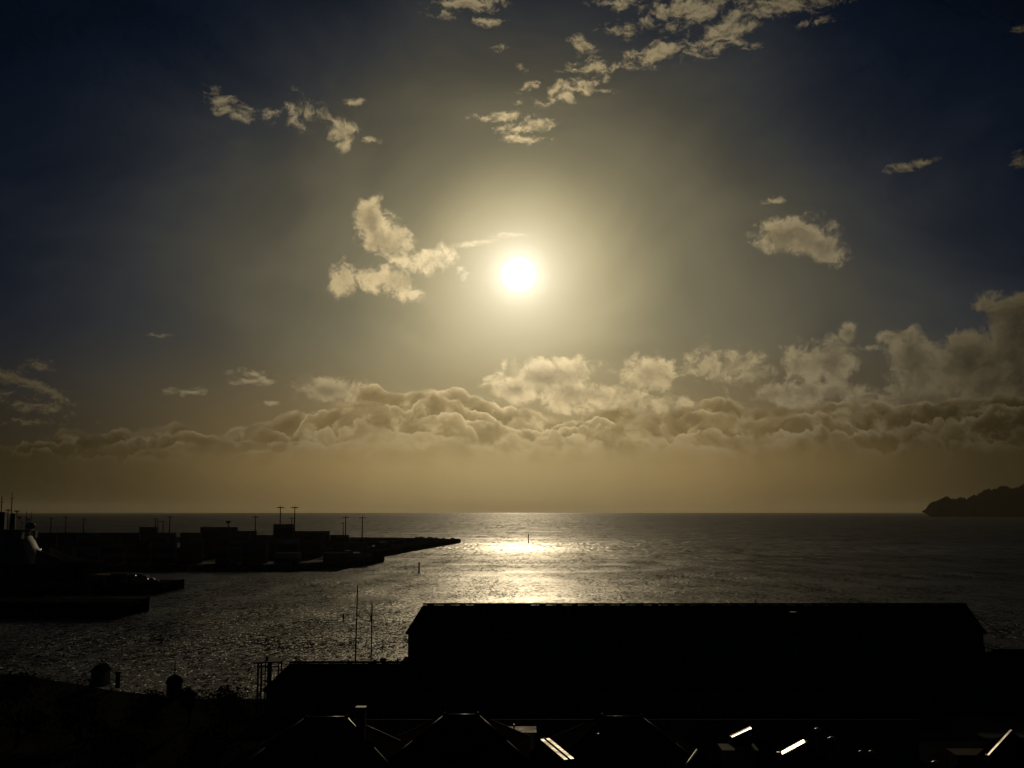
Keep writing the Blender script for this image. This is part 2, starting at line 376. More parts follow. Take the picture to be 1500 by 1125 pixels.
# ================================================================== land
def landmass(name, top, z, mt, skirt=2.2, drop=3.6):
    """flat top with an uneven sloping edge that runs down under the water"""
    n = len(top); b = MB(); cx = sum(p[0] for p in top) / n; cy = sum(p[1] for p in top) / n
    ring = []
    for i in range(n):
        a, c = Vector(top[i - 1]), Vector(top[(i + 1) % n]); t_ = (c - a); nn = Vector((t_.y, -t_.x))
        if nn.length: nn.normalize()
        if nn.dot(Vector(top[i]) - Vector((cx, cy))) < 0: pass
        ring.append(Vector(top[i]) + nn * skirt)
    b.face([(x, y, z) for x, y in top])
    for i in range(n):
        j = (i + 1) % n
        b.face([(ring[i].x, ring[i].y, z - drop), (ring[j].x, ring[j].y, z - drop), (*top[j], z), (*top[i], z)])
    return tag(b.build(name, mt), kind='structure')
def dense(poly, step, jit):
    out = []
    for i in range(len(poly)):
        a, c = Vector(poly[i]), Vector(poly[(i + 1) % len(poly)]); L = (c - a).length; k = max(1, int(L / step))
        for j in range(k):
            p = a.lerp(c, j / k)
            if 0 < j: p += Vector((random.uniform(-jit, jit), random.uniform(-jit, jit)))
            out.append((p.x, p.y))
    return out
# port ground in the foreground: counter-clockwise outline
near = [(-420, -80), (420, -80), (420, 196), (150, 196), (96, 186), (96, 206), (-19, 206), (-19, 161), (-44, 160), (-58, 168), (-78, 184), (-130, 192), (-420, 220)]
landmass('ground', near, 2.5, M['quay'], .6, 4.5)
def make_hill():
    b = MB(); nx, ny = 44, 16
    for j in range(ny + 1):
        for i in range(nx + 1):
            x = -400 + 800 * i / nx; y = 66 - 130 * j / ny; u = j / ny
            z = 2.45 + 21.5 * min(1, u * 1.9) ** 1.5 * (1 + .12 * math.sin(x * .05)) + (random.uniform(-.5, .5) if j else 0)
            b.v.append((x, y, z))
    for j in range(ny):
        for i in range(nx):
            k = j * (nx + 1) + i; b.f.append((k, k + nx + 1, k + nx + 2, k + 1))
    tag(b.build('hillside', M['earth'], smooth=True), kind='structure')
make_hill()
tag(MB().box(-26, 130, 133, 146.2, 2.3, 2.504).build('road', M['asphalt']), kind='structure')

def wl(px, py): v_ = ground_at(px, py, 0); return (v_.x, v_.y)
term = [wl(-260, 839), wl(0, 838.5), wl(200, 837), wl(340, 836.5), wl(440, 836), wl(500, 832.5), wl(540, 827.5), wl(557, 823), wl(547, 818.5), wl(565, 814), wl(600, 807.5), wl(640, 800.5), wl(664, 796.5), wl(672, 794.6), wl(660, 793.2), wl(620, 791.6), (-200, 1180), (-760, 1180)]
landmass('terminal_ground', dense(term, 14, 1.2), 2.5, M['rock'], 3.0, 4.0)
tag(MB().prism([(-400, 566), (-112, 566), (-96, 600), (-90, 700), (-104, 960), (-700, 960), (-700, 566)], 2.2, 2.51).build('terminal_pavement', M['asphalt']), kind='structure')
def boulders():
    b = MB(); rr = random.Random(3)
    pts = dense(term[:16], 2.3, .3)
    for x, y in pts:
        for q in range(2):
            s_ = rr.uniform(.7, 1.7); X = x + rr.uniform(-1.5, 1.5); Y = y + rr.uniform(-1.5, 1.5); Z = rr.uniform(.6, 2.6)
            k = len(b.v); b.v += [(X + s_ * rr.uniform(.6, 1) * dx_, Y + s_ * rr.uniform(.6, 1) * dy_, Z + s_ * rr.uniform(.5, .8) * dz_) for dx_ in (-1, 1) for dy_ in (-1, 1) for dz_ in (-1, 1)]
            b.f += [tuple(k + i for i in f_) for f_ in ((0, 1, 3, 2), (4, 6, 7, 5), (0, 4, 5, 1), (2, 3, 7, 6), (0, 2, 6, 4), (1, 5, 7, 3))]
    tag(b.build('rock_revetment', M['rock']), 'dark boulders heaped along the edge of the container terminal', 'rocks', kind='stuff')
boulders()

def make_headland():
    prof = [(1346, 749.8), (1350, 747), (1356, 741), (1364, 735), (1376, 730), (1383, 728), (1391, 731), (1402, 730), (1412, 730), (1427, 726), (1436, 720), (1446, 718), (1457, 716), (1464, 713), (1473, 713), (1480, 717), (1486, 716), (1493, 711), (1500, 708), (1530, 704), (1600, 701), (1700, 699), (1850, 702), (2000, 708)]
    b = MB(); rr = random.Random(11); Y0 = 7000; rows = [(-420, 0.0), (-330, .35), (-190, .72), (-60, .93), (0, 1.0), (140, .8), (500, -.02)]
    xs = []
    x = 1346.0
    while x < 2000: xs.append(x); x += 1.6
    def h(px):
        for (a, ya), (c, yc) in zip(prof, prof[1:]):
            if a <= px <= c: return 750 - (ya + (yc - ya) * (px - a) / (c - a))
        return 40
    for px in xs:
        bump_ = rr.uniform(-.5, .9) + .9 * math.sin(px * .31) + .6 * math.sin(px * .83 + 1)
        for j, (dy, k) in enumerate(rows):
            Yc = Y0 + dy + 40 * math.sin(px * .05); H = (CAMZ if k else 0) + h(px) / F * Y0
            z = -1.0 if j in (0, 6) else (h(px) / F * Y0 + CAMZ) * k + (bump_ * 3.6 + rr.uniform(-4, 5)) * (h(px) > 3)
            b.v.append(((px - 750 + (abs(dy) * .03 if px < 1400 else 0)) / F * Yc, Yc, z))
    n = len(rows)
    for i in range(len(xs) - 1):
        for j in range(n - 1):
            k = i * n + j; b.f.append((k, k + n, k + n + 1, k + 1))
    tag(b.build('headland', M['earth'], smooth=True), kind='structure')
make_headland()

# ================================================================== container terminal
CL, CW, CH = 12.19, 2.44, 2.59
def container_mesh(mt, name='shipping_container'):
    b = MB(); n = 40
    pts = []
    for i in range(n):                                    # corrugated long side
        x0 = .16 + (CL - .32) * i / n; w = (CL - .32) / n; d = .0 if i % 2 else .05
        pts += [(x0 + w * .15, d), (x0 + w * .85, d)]
    b.prism([(p[0], .02 + p[1]) for p in pts] + [(p[0], CW - .02 - p[1]) for p in reversed(pts)], .14, CH - .06)
    for x in (0, CL - .16):
        for y in (0, CW - .16): b.box(x, x + .16, y, y + .16, 0, CH)
    for y in (0.0, CW - .1): b.box(.16, CL - .16, y, y + .1, 0, .14); b.box(.16, CL - .16, y, y + .1, CH - .06, CH - .003)
    for x in (0.0, CL - .1): b.box(x, x + .1, .16, CW - .16, 0, .14)
    for y in (.5, .9, 1.5, 1.9): b.tube((-.03 + .1, y, .2), (.07, y, CH - .2), .03, n=5)
    return b.build(name, mt)
CN = {'rust red': 'c_red', 'dark blue': 'c_blue', 'dull green': 'c_green', 'grey': 'c_grey', 'brown orange': 'c_orange', 'white': 'c_lit_top'}
cproto = {}
ORD = ['first', 'second', 'third', 'fourth', 'fifth', 'sixth', 'seventh', 'eighth', 'ninth', 'tenth', 'eleventh', 'twelfth', 'thirteenth', 'fourteenth', 'fifteenth', 'sixteenth']
TIER = ['bottom', 'second tier', 'third tier', 'fourth tier', 'fifth tier', 'sixth tier', 'seventh tier']
rc = random.Random(21)
def put_container(colr, x, y, z, label, rz=0.0):
    if colr not in cproto:
        o = container_mesh(M[CN[colr]]); cproto[colr] = o
        o['category'] = 'container'; o['group'] = 'shipping containers stacked on the terminal'
    else:
        o = cproto[colr].copy(); COL.objects.link(o)
    o.location = (x, y, z); o.rotation_euler = (0, 0, rz); o['label'] = label
def stack_row(Y, rowname, stacks):
    stacks = sorted(stacks, key=lambda s_: s_[0])
    for i, (px, tiers, deep, top) in enumerate(stacks):
        x = (px - 750) / F * Y
        for d in range(deep):
            for k in range(tiers):
                colr = top if (k == tiers - 1 and top) else rc.choice(['rust red', 'rust red', 'dark blue', 'dull green', 'grey', 'brown orange'])  # pale top boxes hold the sunlit stack tops in their colour
                tn = 'topmost' if k == tiers - 1 else TIER[k]
                dn = '' if deep == 1 else (' front side' if d == 0 else (' far side' if d == deep - 1 else ' middle'))
                put_container(colr, x + rc.uniform(-.04, .04), Y + d * 2.62, 2.51 + k * CH + .002, f'{colr} container, {tn}{dn} in {ORD[i]} stack from left, {rowname} row'.replace('  ', ' '))
stack_row(575, 'waterside', [(78, 3, 1, None), (115, 3, 1, None), (152, 3, 1, None), (190, 4, 1, None), (227, 4, 1, 'grey'), (264, 3, 1, None), (320, 3, 2, 'grey'), (358, 4, 2, 'grey'), (405, 2, 3, 'white'), (476, 2, 2, 'grey')])
stack_row(642, 'second', [(150, 4, 1, None), (184, 4, 1, None), (218, 4, 1, None), (270, 4, 1, 'grey'), (304, 4, 1, None), (340, 4, 2, 'grey'), (376, 4, 1, None), (408, 4, 2, 'white'), (441, 4, 1, 'grey'), (476, 2, 1, None), (509, 1, 1, None)])
stack_row(700, 'third', [(60, 5, 1, None), (90, 5, 1, None), (120, 5, 1, None), (150, 5, 1, None), (180, 5, 1, None), (232, 5, 1, None), (268, 5, 2, 'grey'), (340, 5, 1, 'grey'), (370, 4, 1, None), (403, 7, 1, 'grey'), (448, 5, 1, None), (478, 3, 1, None)])
stack_row(762, 'fourth', [(208, 6, 1, None), (297, 6, 1, None), (324, 6, 1, None), (352, 5, 1, None), (380, 4, 1, None), (431, 5, 1, 'grey'), (458, 5, 1, None), (486, 4, 1, None), (513, 2, 1, None)])
for px, Y, rz, lab, c in ((569, 985, 0, 'long low container on the point, nearest the stacks', 'rust red'), (594, 1000, .5, 'container turned askew on the point between two others', 'dark blue'), (619, 1004, .25, 'container nearest the rocky tip of the terminal point', 'dull green')):
    put_container(c, (px - 750) / F * Y, Y, 2.52, lab, rz)

for i, (px, Y, rz, c) in enumerate(((512, 600, .2, 'grey'), (505, 680, 1.2, 'brown orange'), (530, 700, .3, 'grey'), (541, 760, 1.1, 'rust red'), (552, 820, .4, 'dull green'), (522, 820, .1, 'dark blue'), (560, 880, 1.3, 'grey'), (540, 900, .2, 'rust red'), (578, 930, .9, 'dark blue'))):
    put_container(c, (px - 750) / F * Y, Y, 2.52, f'lone {c} container on open terminal ground, {ORD[i]} going out from the stack ends', rz)

def light_tower():
    t_ = thing('light_tower', '', 'light tower', group='flood light towers on the container terminal')
    MB().tube((0, 0, 0), (0, 0, 30), .55, .28, 10).build('pole', M['steel'], t_)
    MB().lathe([(1.1, 0), (1.1, .5), (.7, .6)], n=12).build('base', M['quay'], t_)
    b = MB().tube((-2.3, 0, 29.4), (2.3, 0, 29.4), .22); b.tube((0, -2.0, 29.4), (0, 2.0, 29.4), .2); b.tube((0, 0, 30), (0, 0, 32), .09, .05); b.build('crossarm', M['steel'], t_)
    for a in range(8):
        x = 2.1 * math.cos(a * .785); y = 2.1 * math.sin(a * .785)
        MB().box(x - .4, x + .4, y - .3, y + .3, 29.0, 29.35).build('lamp_or_cowl', M['steel'], t_)
    return t_
lt = light_tower(); first = True
for px, py, Y, where in ((75, 757, 900, 'farthest left of the light towers, just beside the ship mast'), (97, 754.5, 880, 'tall light tower second from the ship'), (123, 757.5, 900, 'third light tower from the ship'),
                         (228, 757.5, 930, 'light tower close left of a pair, behind the high stack on the left'), (231.5, 761, 960, 'shortest light tower of the cluster behind the high stack'), (239, 762, 1000, 'faint light tower between two taller ones'), (249, 754, 860, 'taller right tower of the cluster behind the high stack'),
                         (374.5, 754, 800, 'lone light tower between the two highest container stacks'), (411, 738.5, 720, 'left one of the two tallest light towers'), (432, 738.5, 720, 'right one of the two tallest light towers'),
                         (427.5, 756, 900, 'low far light tower close by the tallest right one'), (503, 764, 960, 'shorter far light tower in the pair at the stack ends'), (506.5, 754.5, 840, 'taller light tower in the pair at the stack ends'), (531, 755, 800, 'light tower standing alone beyond the last stack')):
    p = at(px, py, Y); s_ = (p.z - 2.5) / 31.5; w_ = .95
    o = lt if first else dup(lt, (p.x, p.y, 2.5), 0, where)
    o.location = (p.x, p.y, 2.5); o['label'] = where; o.scale = (w_, w_, s_); first = False
# round tank ball seen on the stack line
def yard_crane():
    p = at(333, 763, 765); t_ = thing('reach_stacker', 'small machine cab showing above the highest left hand stack', 'crane', (p.x, p.y + 6, 2.5))
    h_ = p.z - 2.5
    b = MB().box(-2.4, 2.4, -4, 4, .8, 2.2); b.build('body', M['c_orange'], t_)
    for x in (-2.4, 2.4):
        for y in (-2.8, 2.8): MB().tube((x - .3, y, .9), (x + .3, y, .9), .9, n=14).build('wheel', M['steel'], t_)
    MB().box(-1, 1, -1.2, 1.2, 2.2, 4.0).build('cab', M['glass'], t_)
    MB().tube((0, 3.4, 2.2), (0, -3.5, h_ - 1), .4, .3).build('boom', M['steel'], t_)
    MB().box(-1.3, 1.3, -4.2, -2.4, h_ - 1.6, h_).build('spreader', M['steel'], t_)
yard_crane()

# ================================================================== channel beacons
def beacon(px, ytop, Y, label, r):
    p = at(px, ytop, Y); t_ = thing('channel_beacon', label, 'beacon', (p.x, Y, 0), group='channel beacons standing in the water')
    MB().tube((0, 0, -2), (0, 0, p.z - .9), r, r * .8, 10).build('post', M['steel'], t_)
    MB().lathe([(r * .5, p.z - .9), (r * 1.5, p.z - .7), (.05, p.z)], n=10).build('topmark', M['steel'], t_)
beacon(614, 823, 530, 'stout dark beacon post in the water off the terminal corner', .42)
beacon(774, 782, 1037, 'thin far beacon post in the brightest glitter beyond the point', .45)

# ================================================================== ship
def make_ship():
    bow = at(150, 825, 420); t_ = thing('cargo_ship', 'large moored ship with raised white bridge, bow pointing right at left edge', 'ship', (bow.x, bow.y, 0), R(7))
    st = [(-92, 7.0, 5.5, 8.0), (-88, 9.2, 8.4, 8.0), (-60, 9.5, 9.3, 8.0), (-36, 9.5, 9.2, 9.4), (-22, 8.8, 8.0, 9.6), (-12, 7.0, 5.2, 9.8), (-5, 4.2, 2.2, 9.6), (-1.2, 1.6, .5, 9.2), (0.4, .25, .1, 9.1)]
    b = MB()
    for x, hb, wlb, zd in st:
        xb = x - (0 if x < -30 else (x + 30) * .10)
        b.v += [(xb, 0, -3), (xb, -wlb, -1), (xb, -wlb, 1.0), (x, -hb, zd), (x, -hb + .15, zd + .0), (x, 0, zd - .6), (x, hb - .15, zd), (x, hb, zd), (xb, wlb, 1.0), (xb, wlb, -1)]
    n = 10
    for i in range(len(st) - 1):
        for j in range(n):
            k = i * n; b.f.append((k + j, k + n + j, k + n + (j + 1) % n, k + (j + 1) % n))
    b.f += [tuple(range(n)), tuple(range(len(st) * n - 1, len(st) * n - n - 1, -1))]
    hl = b.build('hull', M['hull'], t_)
    # bulwark sweeping down from the bridge to the forecastle
    b = MB()
    for s_ in (-1, 1):
        b.hexa([(-21, s_ * 8.7, 9.4), (-11, s_ * 6.9, 9.6), (-11, s_ * 6.7, 9.6), (-21, s_ * 8.5, 9.4)], [(-21, s_ * 8.8, 14.8), (-11.5, s_ * 7.1, 10.9), (-11.5, s_ * 6.9, 10.9), (-21, s_ * 8.6, 14.8)])
        b.hexa([(-11, s_ * 6.9, 9.6), (0, s_ * .4, 9.1), (0, s_ * .2, 9.1), (-11, s_ * 6.7, 9.6)], [(-11.5, s_ * 7.1, 10.9), (.4, s_ * .42, 9.9), (.3, s_ * .2, 9.9), (-11.5, s_ * 6.9, 10.9)])
    b.build('bulwark', M['white'], t_)
    # superstructure with a raked rounded front
    def tier(x0, x1, hw, z0, z1, rake, nm, mt):
        N = 7; b = MB(); low, up = [], []
        for (arr, z, sh) in ((low, z0, 0), (up, z1, -rake)):
            arr += [(x0, -hw)] + [(x1 + sh - (1 - math.cos(a_)) * 3.2, -hw * math.sin(a_ + 0)) for a_ in [math.pi / 2 * (1 - i / N) for i in range(N + 1)]] + [(x1 + sh - (1 - math.cos(a_)) * 3.2, hw * math.sin(a_)) for a_ in [math.pi / 2 * i / N for i in range(1, N + 1)]] + [(x0, hw)]
        k = len(low); b.v += [(x, y, z0) for x, y in low] + [(x, y, z1) for x, y in up]
        b.f += [tuple(range(k - 1, -1, -1)), tuple(range(k, 2 * k))] + [(i, (i + 1) % k, k + (i + 1) % k, k + i) for i in range(k)]
        return b.build(nm, mt, t_)
    tier(-70, -20.6, 8.6, 9.0, 12.0, .9, 'superstructure', M['white']); tier(-70, -21.7, 8.4, 12.0, 14.9, 1.2, 'superstructure', M['white'])
    tier(-66, -23.2, 8.0, 14.9, 18.0, 1.6, 'superstructure', M['white']); tier(-50, -25.0, 7.6, 18.0, 21.3, 1.6, 'wheelhouse', M['white'])
    tier(-52, -25.2, 8.2, 21.3, 21.8, 0, 'roof', M['white'])
    for k, (x, hw, z) in enumerate(((-21.2, 8.3, 10.4), (-22.6, 8.1, 13.3), (-24.4, 7.7, 16.3))):
        for y in (-5.4, -3.2, -1.1, 1.1, 3.2, 5.4):
            q = x - (1 - math.cos(math.asin(min(1, abs(y) / hw)))) * 3.2
            MB().box(q - .3, q + .18, y - .45, y + .45, z - .4, z + .5).build('window', M['glass'], t_)
    for y in (-5.6, -3.4, -1.15, 1.15, 3.4, 5.6):
        q = -26.1 - (1 - math.cos(math.asin(abs(y) / 7.6))) * 3.2
        MB().box(q - .3, q + .42, y - .95, y + .95, 19.3, 20.6).build('window', M['glass'], t_)
    for s_ in (-1, 1):
        w_ = MB().box(-28.5, -25.8, s_ * 8.2 - 1.6, s_ * 8.2 + 1.6, 18.6, 21.2).build('bridge_wing', M['white'], t_)
    MB().lathe([(.4, 21.8), (1.5, 22.0), (1.9, 22.9), (1.4, 23.9), (.2, 24.3)], -24.9, -3, 14).build('radar_dome', M['white'], t_, True)
    # funnels, masts, posts
    def at_ship(px, py):                                  # photo pixel -> local x, z on the ship's centre line
        d = ray(px, py); rzc, rzs = math.cos(R(7)), math.sin(R(7))
        u = d.x / d.y; X = (bow.y * u - bow.x) / (rzc - rzs * u); Yw = bow.y + X * rzs
        return X, CAMZ + d.z / d.y * Yw
    for (pa, pb, pt) in ((-2, 9, 750), (16, 24, 752)):
        x0, z1 = at_ship(pa, pt); x1, _ = at_ship(pb, pt)
        MB().hexa([(x0, -1.4, 21.8), (x1, -1.4, 21.8), (x1, 1.4, 21.8), (x0, 1.4, 21.8)], [(x0 + .2, -1.1, z1), (x1 - .1, -1.1, z1), (x1 - .1, 1.1, z1), (x0 + .2, 1.1, z1)]).build('funnel', M['hull'], t_)
    for px, pt, r in ((3, 727, .26), (18, 721.5, .22), (39, 748.5, .16), (46, 750, .16), (12, 745, .12), (25, 747, .1), (32, 757, .1)):
        x, z = at_ship(px, pt); m_ = MB().tube((x, 0, 21.6), (x, 0, z), r, r * .55, 8)
        m_.tube((x, -1.3, z - 3.5), (x, 1.3, z - 3.5), .07, n=5); m_.tube((x - .8, 0, z - 2.2), (x + .8, 0, z - 2.2), .07, n=5); m_.build('mast', M['steel'], t_)
    for px, py in ((12, 747.5), (25, 749), (28.5, 758), (41, 761)):
        x, z = at_ship(px, py); MB().box(x - .9, x + .9, -.2, .2, z - .15, z + .25).tube((x, 0, z), (x, 0, z - 1.2), .2).build('radar_scanner', M['white'], t_)
    x, z = at_ship(69.5, 803.5)
    MB().lathe([(.02, z - .2), (.19, z), (.02, z + .2)], x, -8.0, 8).build('lamp', M['lamp'], t_)
    x, z = at_ship(109, 810.5); MB().lathe([(.5, z - 1.6), (.5, z), (.2, z + .1)], x, 0, 8).build('winch', M['white'], t_)
    for i in range(9):                                    # forecastle rail
        X = -1 - i * 1.3; hb = .6 + 5.4 * (i / 8) ** .8; MB().tube((X, -hb, 9.9), (X, -hb, 11.0), .05, n=5).build('rail_post', M['white'], t_)
    b = MB().tube((.2, 0, 9.6), (.2, 0, 12.6), .12, .06); b.build('jackstaff', M['white'], t_)
make_ship()

# ================================================================== piers with their traffic
def pier(name, px1, Y0, Y1, z, label, x0=-330):
    x1 = (px1 - 750) / F * Y0; t_ = thing(name, label, 'pier', (x1, Y0, 0), group='piers below the ship')
    MB().box(x0 - x1, 0, 0, Y1 - Y0, z - .9, z).build('deck', M['quay'], t_)
    MB().box(x0 - x1, .0, -.003, .3, z, z + .28).box(-.3, .003, .3, Y1 - Y0, z, z + .28).build('kerb', M['quay'], t_)
    n = 14
    for i in range(n):
        for y in (.9, Y1 - Y0 - .9): MB().tube((-1.0 - i * 6.0, y, -3), (-1.0 - i * 6.0, y, z - .9), .35, n=8).build('pile', M['steel'], t_)
    for i in range(6): MB().tube((-2 - i * 9, .9, z), (-2 - i * 9, .9, z + .5), .22, .28, 8).build('bollard', M['steel'], t_)
    MB().box(x0 - x1, -.002, Y1 - Y0 - .35, Y1 - Y0 - .05, -2, z - .95).build('wall', M['quay'], t_)
    return t_
pier('pier', 245.5, 398, 424, 3.3, 'farther concrete pier under the bow of the ship')
pier('pier', 195, 311, 330, 3.6, 'nearer concrete pier running in from the left edge')
def van(px, Y, z, L, Wd, Hh, rz, label, boxy, mt):
    x = (px - 750) / F * Y; t_ = thing('delivery_truck' if boxy else 'parked_car', label, 'truck' if boxy else 'car', (x, Y, z), rz)
    if boxy:
        MB().box(-L / 2, L / 2 - 2.0, -Wd / 2, Wd / 2, .7, Hh).build('cargo_box', mt, t_)
        MB().hexa([(L / 2 - 1.9, -Wd / 2, .5), (L / 2, -Wd / 2, .5), (L / 2, Wd / 2, .5), (L / 2 - 1.9, Wd / 2, .5)], [(L / 2 - 1.9, -Wd / 2, Hh * .78), (L / 2 - .5, -Wd / 2, Hh * .78), (L / 2 - .5, Wd / 2, Hh * .78), (L / 2 - 1.9, Wd / 2, Hh * .78)]).build('cab', mt, t_)
    else:
        MB().hexa([(-L / 2, -Wd / 2, .35), (L / 2, -Wd / 2, .35), (L / 2, Wd / 2, .35), (-L / 2, Wd / 2, .35)], [(-L / 2 + .1, -Wd / 2 + .04, .95), (L / 2 - .1, -Wd / 2 + .04, .85), (L / 2 - .1, Wd / 2 - .04, .85), (-L / 2 + .1, Wd / 2 - .04, .95)]).build('body', mt, t_)
        MB().hexa([(-L * .42, -Wd / 2 + .06, .93), (L * .22, -Wd / 2 + .06, .9), (L * .22, Wd / 2 - .06, .9), (-L * .42, Wd / 2 - .06, .93)], [(-L * .32, -Wd / 2 + .22, Hh), (L * .06, -Wd / 2 + .22, Hh), (L * .06, Wd / 2 - .22, Hh), (-L * .32, Wd / 2 - .22, Hh)]).build('cabin', M['glass'], t_)
    for xx in (-L * .3, L * .3):
        for yy in (-Wd / 2 + .1, Wd / 2 - .1): MB().tube((xx, yy - .12, .36), (xx, yy + .12, .36), .36, n=12).build('wheel', M['steel'], t_)
    return t_
van(211, 408, 3.3, 6.5, 2.3, 3.1, 0, 'box truck parked on the farther pier left of the car', True, M['c_grey'])
van(230, 408, 3.3, 4.6, 1.8, 1.6, 0, 'low car parked near the end of the farther pier', False, M['c_grey'])
v_ = van(187, 412, 3.3, 8.0, 2.4, 3.0, 0, 'long truck farthest from the pier end on the farther pier', True, M['c_blue'])
def pier_lamp(px, py, Y, label):
    p = at(px, py, Y); t_ = thing('pier_lamp', label, 'lamp post', (p.x, Y, 3.3), group='lit lamps on the farther pier')
    MB().tube((0, 0, 0), (0, 0, p.z - 3.3), .08, .05).build('pole', M['steel'], t_)
    z = p.z - 3.3; MB().lathe([(.02, z), (.17, z + .12), (.02, z + .3)], n=8).build('lamp', M['lamp'], t_)
pier_lamp(217, 848.6, 402, 'short lamp post with white light between truck and car on the pier')
pier_lamp(199, 843.6, 402, 'lamp post with faint white light at the tail of the box truck')
def pier_shed():
    a = (138 - 750) / F * 414; c = (179 - 750) / F * 414; t_ = thing('pier_shed', 'long low brownish roofed shed on the farther pier under the bow', 'shed', ((a + c) / 2, 414, 3.3)); w = (c - a) / 2
    MB().box(-w, w, -2.5, 2.5, 0, 2.2).build('wall', M['wall_iron'], t_)
    MB().hexa([(-w - .3, -2.9, 2.2), (w + .3, -2.9, 2.2), (w + .3, 2.9, 2.2), (-w - .3, 2.9, 2.2)], [(-w - .3, -2.9, 2.35), (w + .3, -2.9, 2.35), (w + .3, 2.9, 2.6), (-w - .3, 2.9, 2.6)]).build('roof', M['tan'], t_)
    for i in range(3): MB().box(-w + 1.2 + i * 3, -w + 2.9 + i * 3, -2.56, -2.5, .05, 1.9).build('door', M['steel'], t_)
pier_shed()

# ================================================================== the two great wharf sheds
def big_shed(name, label, xa, xb, ra, rb, Yf, Yr, Yb, z_e, z_r, nvent, doors, cap='zinc_dull', wallmat='wall_iron'):
    """xa..xb eave ends, ra..rb ridge ends; Yf front wall, Yr ridge, Yb rear wall"""
    t_ = thing(name, label, 'warehouse', ((xa + xb) / 2, Yf, 2.5)); cx = (xa + xb) / 2; B = lambda x, y, z: (x - cx, y - Yf, z - 2.5)
    b = MB(); L = xb - xa; n = int(L / .9)
    pts = []
    for i in range(n):
        x0 = xa + L * i / n; w = L / n; d = .06 if i % 2 else 0.0; pts += [(x0 + w * .1 - cx, d), (x0 + w * .9 - cx, d)]
    pts[0] = (xa - cx, 0); pts[-1] = (xb - cx, 0)
    b.prism(pts + [(xb - cx, Yb - Yf), (xa - cx, Yb - Yf)], 0, z_e - 2.5); b.build('wall', M[wallmat], t_)
    e = .35; b = MB()
    A0, A1, A2, A3 = B(xa - e, Yf - e, z_e), B(xb + e, Yf - e, z_e), B(xb + e, Yb + e, z_e), B(xa - e, Yb + e, z_e); R0, R1 = B(ra, Yr, z_r), B(rb, Yr, z_r)
    th = .18
    up = lambda p: (p[0], p[1], p[2] + th)
    b.face([up(A0), up(A1), up(R1), up(R0)]); b.face([up(A2), up(A3), up(R0), up(R1)]); b.face([up(A3), up(A0), up(R0)]); b.face([up(A1), up(A2), up(R1)])
    b.face([A3, A2, A1, A0])
    for p, q in ((A0, A1), (A1, A2), (A2, A3), (A3, A0)): b.face([p, q, up(q), up(p)])
    k = int((rb - ra) / 1.5)                               # standing seams down the front slope
    for i in range(k):
        u = (i + .5) / k; top = Vector(up(R0)).lerp(Vector(up(R1)), u); bx = top.x; f = Vector((bx, A0[1] + .05, A0[2] + th))
        b.hexa([(bx - .04, f.y, f.z), (bx + .04, f.y, f.z), (bx + .04, top.y, top.z), (bx - .04, top.y, top.z)], [(bx - .04, f.y, f.z + .06), (bx + .04, f.y, f.z + .06), (bx + .04, top.y, top.z + .06), (bx - .04, top.y, top.z + .06)])
    rf = b.build('roof', M['roof_iron'], t_)
    MB().tube(up(up(R0)), up(up(R1)), .16, n=8).build('ridge_cap', M['steel'], rf)
    MB().box(A0[0], A1[0], A0[1] - .16, A0[1], A0[2] - .05, A0[2] + .12).build('gutter', M['steel'], t_)
    rr = random.Random(int(L))
    for i in range(nvent):
        u = (i + .5) / nvent; p = Vector(R0).lerp(Vector(R1), u); MB().box(p.x - .5, p.x + .5, p.y - .4, p.y + .4, p.z + th, p.z + th + .28).build('ridge_vent', M['roof_iron'], rf)
    for (dxa, dxb, dz0, dz1) in doors:
        MB().box(dxa - cx, dxb - cx, -.12, -.02, dz0, dz1).build('door', M['steel'], t_)
    return t_, rf, B
mX = lambda px, Y: (px - 750) / F * Y
zy = lambda py, Y: at(750, py, Y).z
S1, rf1, B1_ = big_shed('wharf_warehouse', 'huge dark warehouse with a long level ridge, behind the lower shed', mX(600.5, 174), mX(1428, 174), mX(621.5, 187), mX(1406, 187), 174, 187, 200, zy(928, 174), zy(888, 187), 34,
                        [(mX(681, 174), mX(755, 174), 0.05, 6.8), (mX(905, 174), mX(960, 174), 0.05, 5.5), (mX(1200, 174), mX(1260, 174), .05, 5.5)])
p = Vector(B1_(mX(735, 187), 187, zy(888, 187))); MB().box(p.x - 4, p.x + 4, -.7 + p.y, p.y + .7, p.z + .17, p.z + .42).build('ridge_vent', M['roof_iron'], rf1)
p = Vector(B1_(mX(1101.5, 186), 186, zy(878, 186)))
MB().tube((p.x, p.y, p.z - 1.7), (p.x, p.y, p.z), .09, .06).tube((p.x - .35, p.y, p.z - .25), (p.x + .35, p.y, p.z - .25), .05).build('aerial', M['steel'], rf1)
MB().box(Vector(B1_(mX(1150, 178), 178, 0)).x, Vector(B1_(mX(1159, 178), 178, 0)).x, 3.2, 4.4, zy(901, 178) - 2.5, zy(896, 178) - 2.5).build('skylight', M['glass'], rf1)
S2, rf2, B2_ = big_shed('low_goods_shed', 'long low dark shed with sloping left hip in front of the great warehouse', mX(398, 147), mX(1350, 147), mX(431, 157), mX(1322, 157), 147, 157, 167, zy(1012, 147), zy(974, 157), 0,
                        [(mX(470 + 110 * i, 147), mX(515 + 110 * i, 147), .05, 1.55) for i in range(8)])
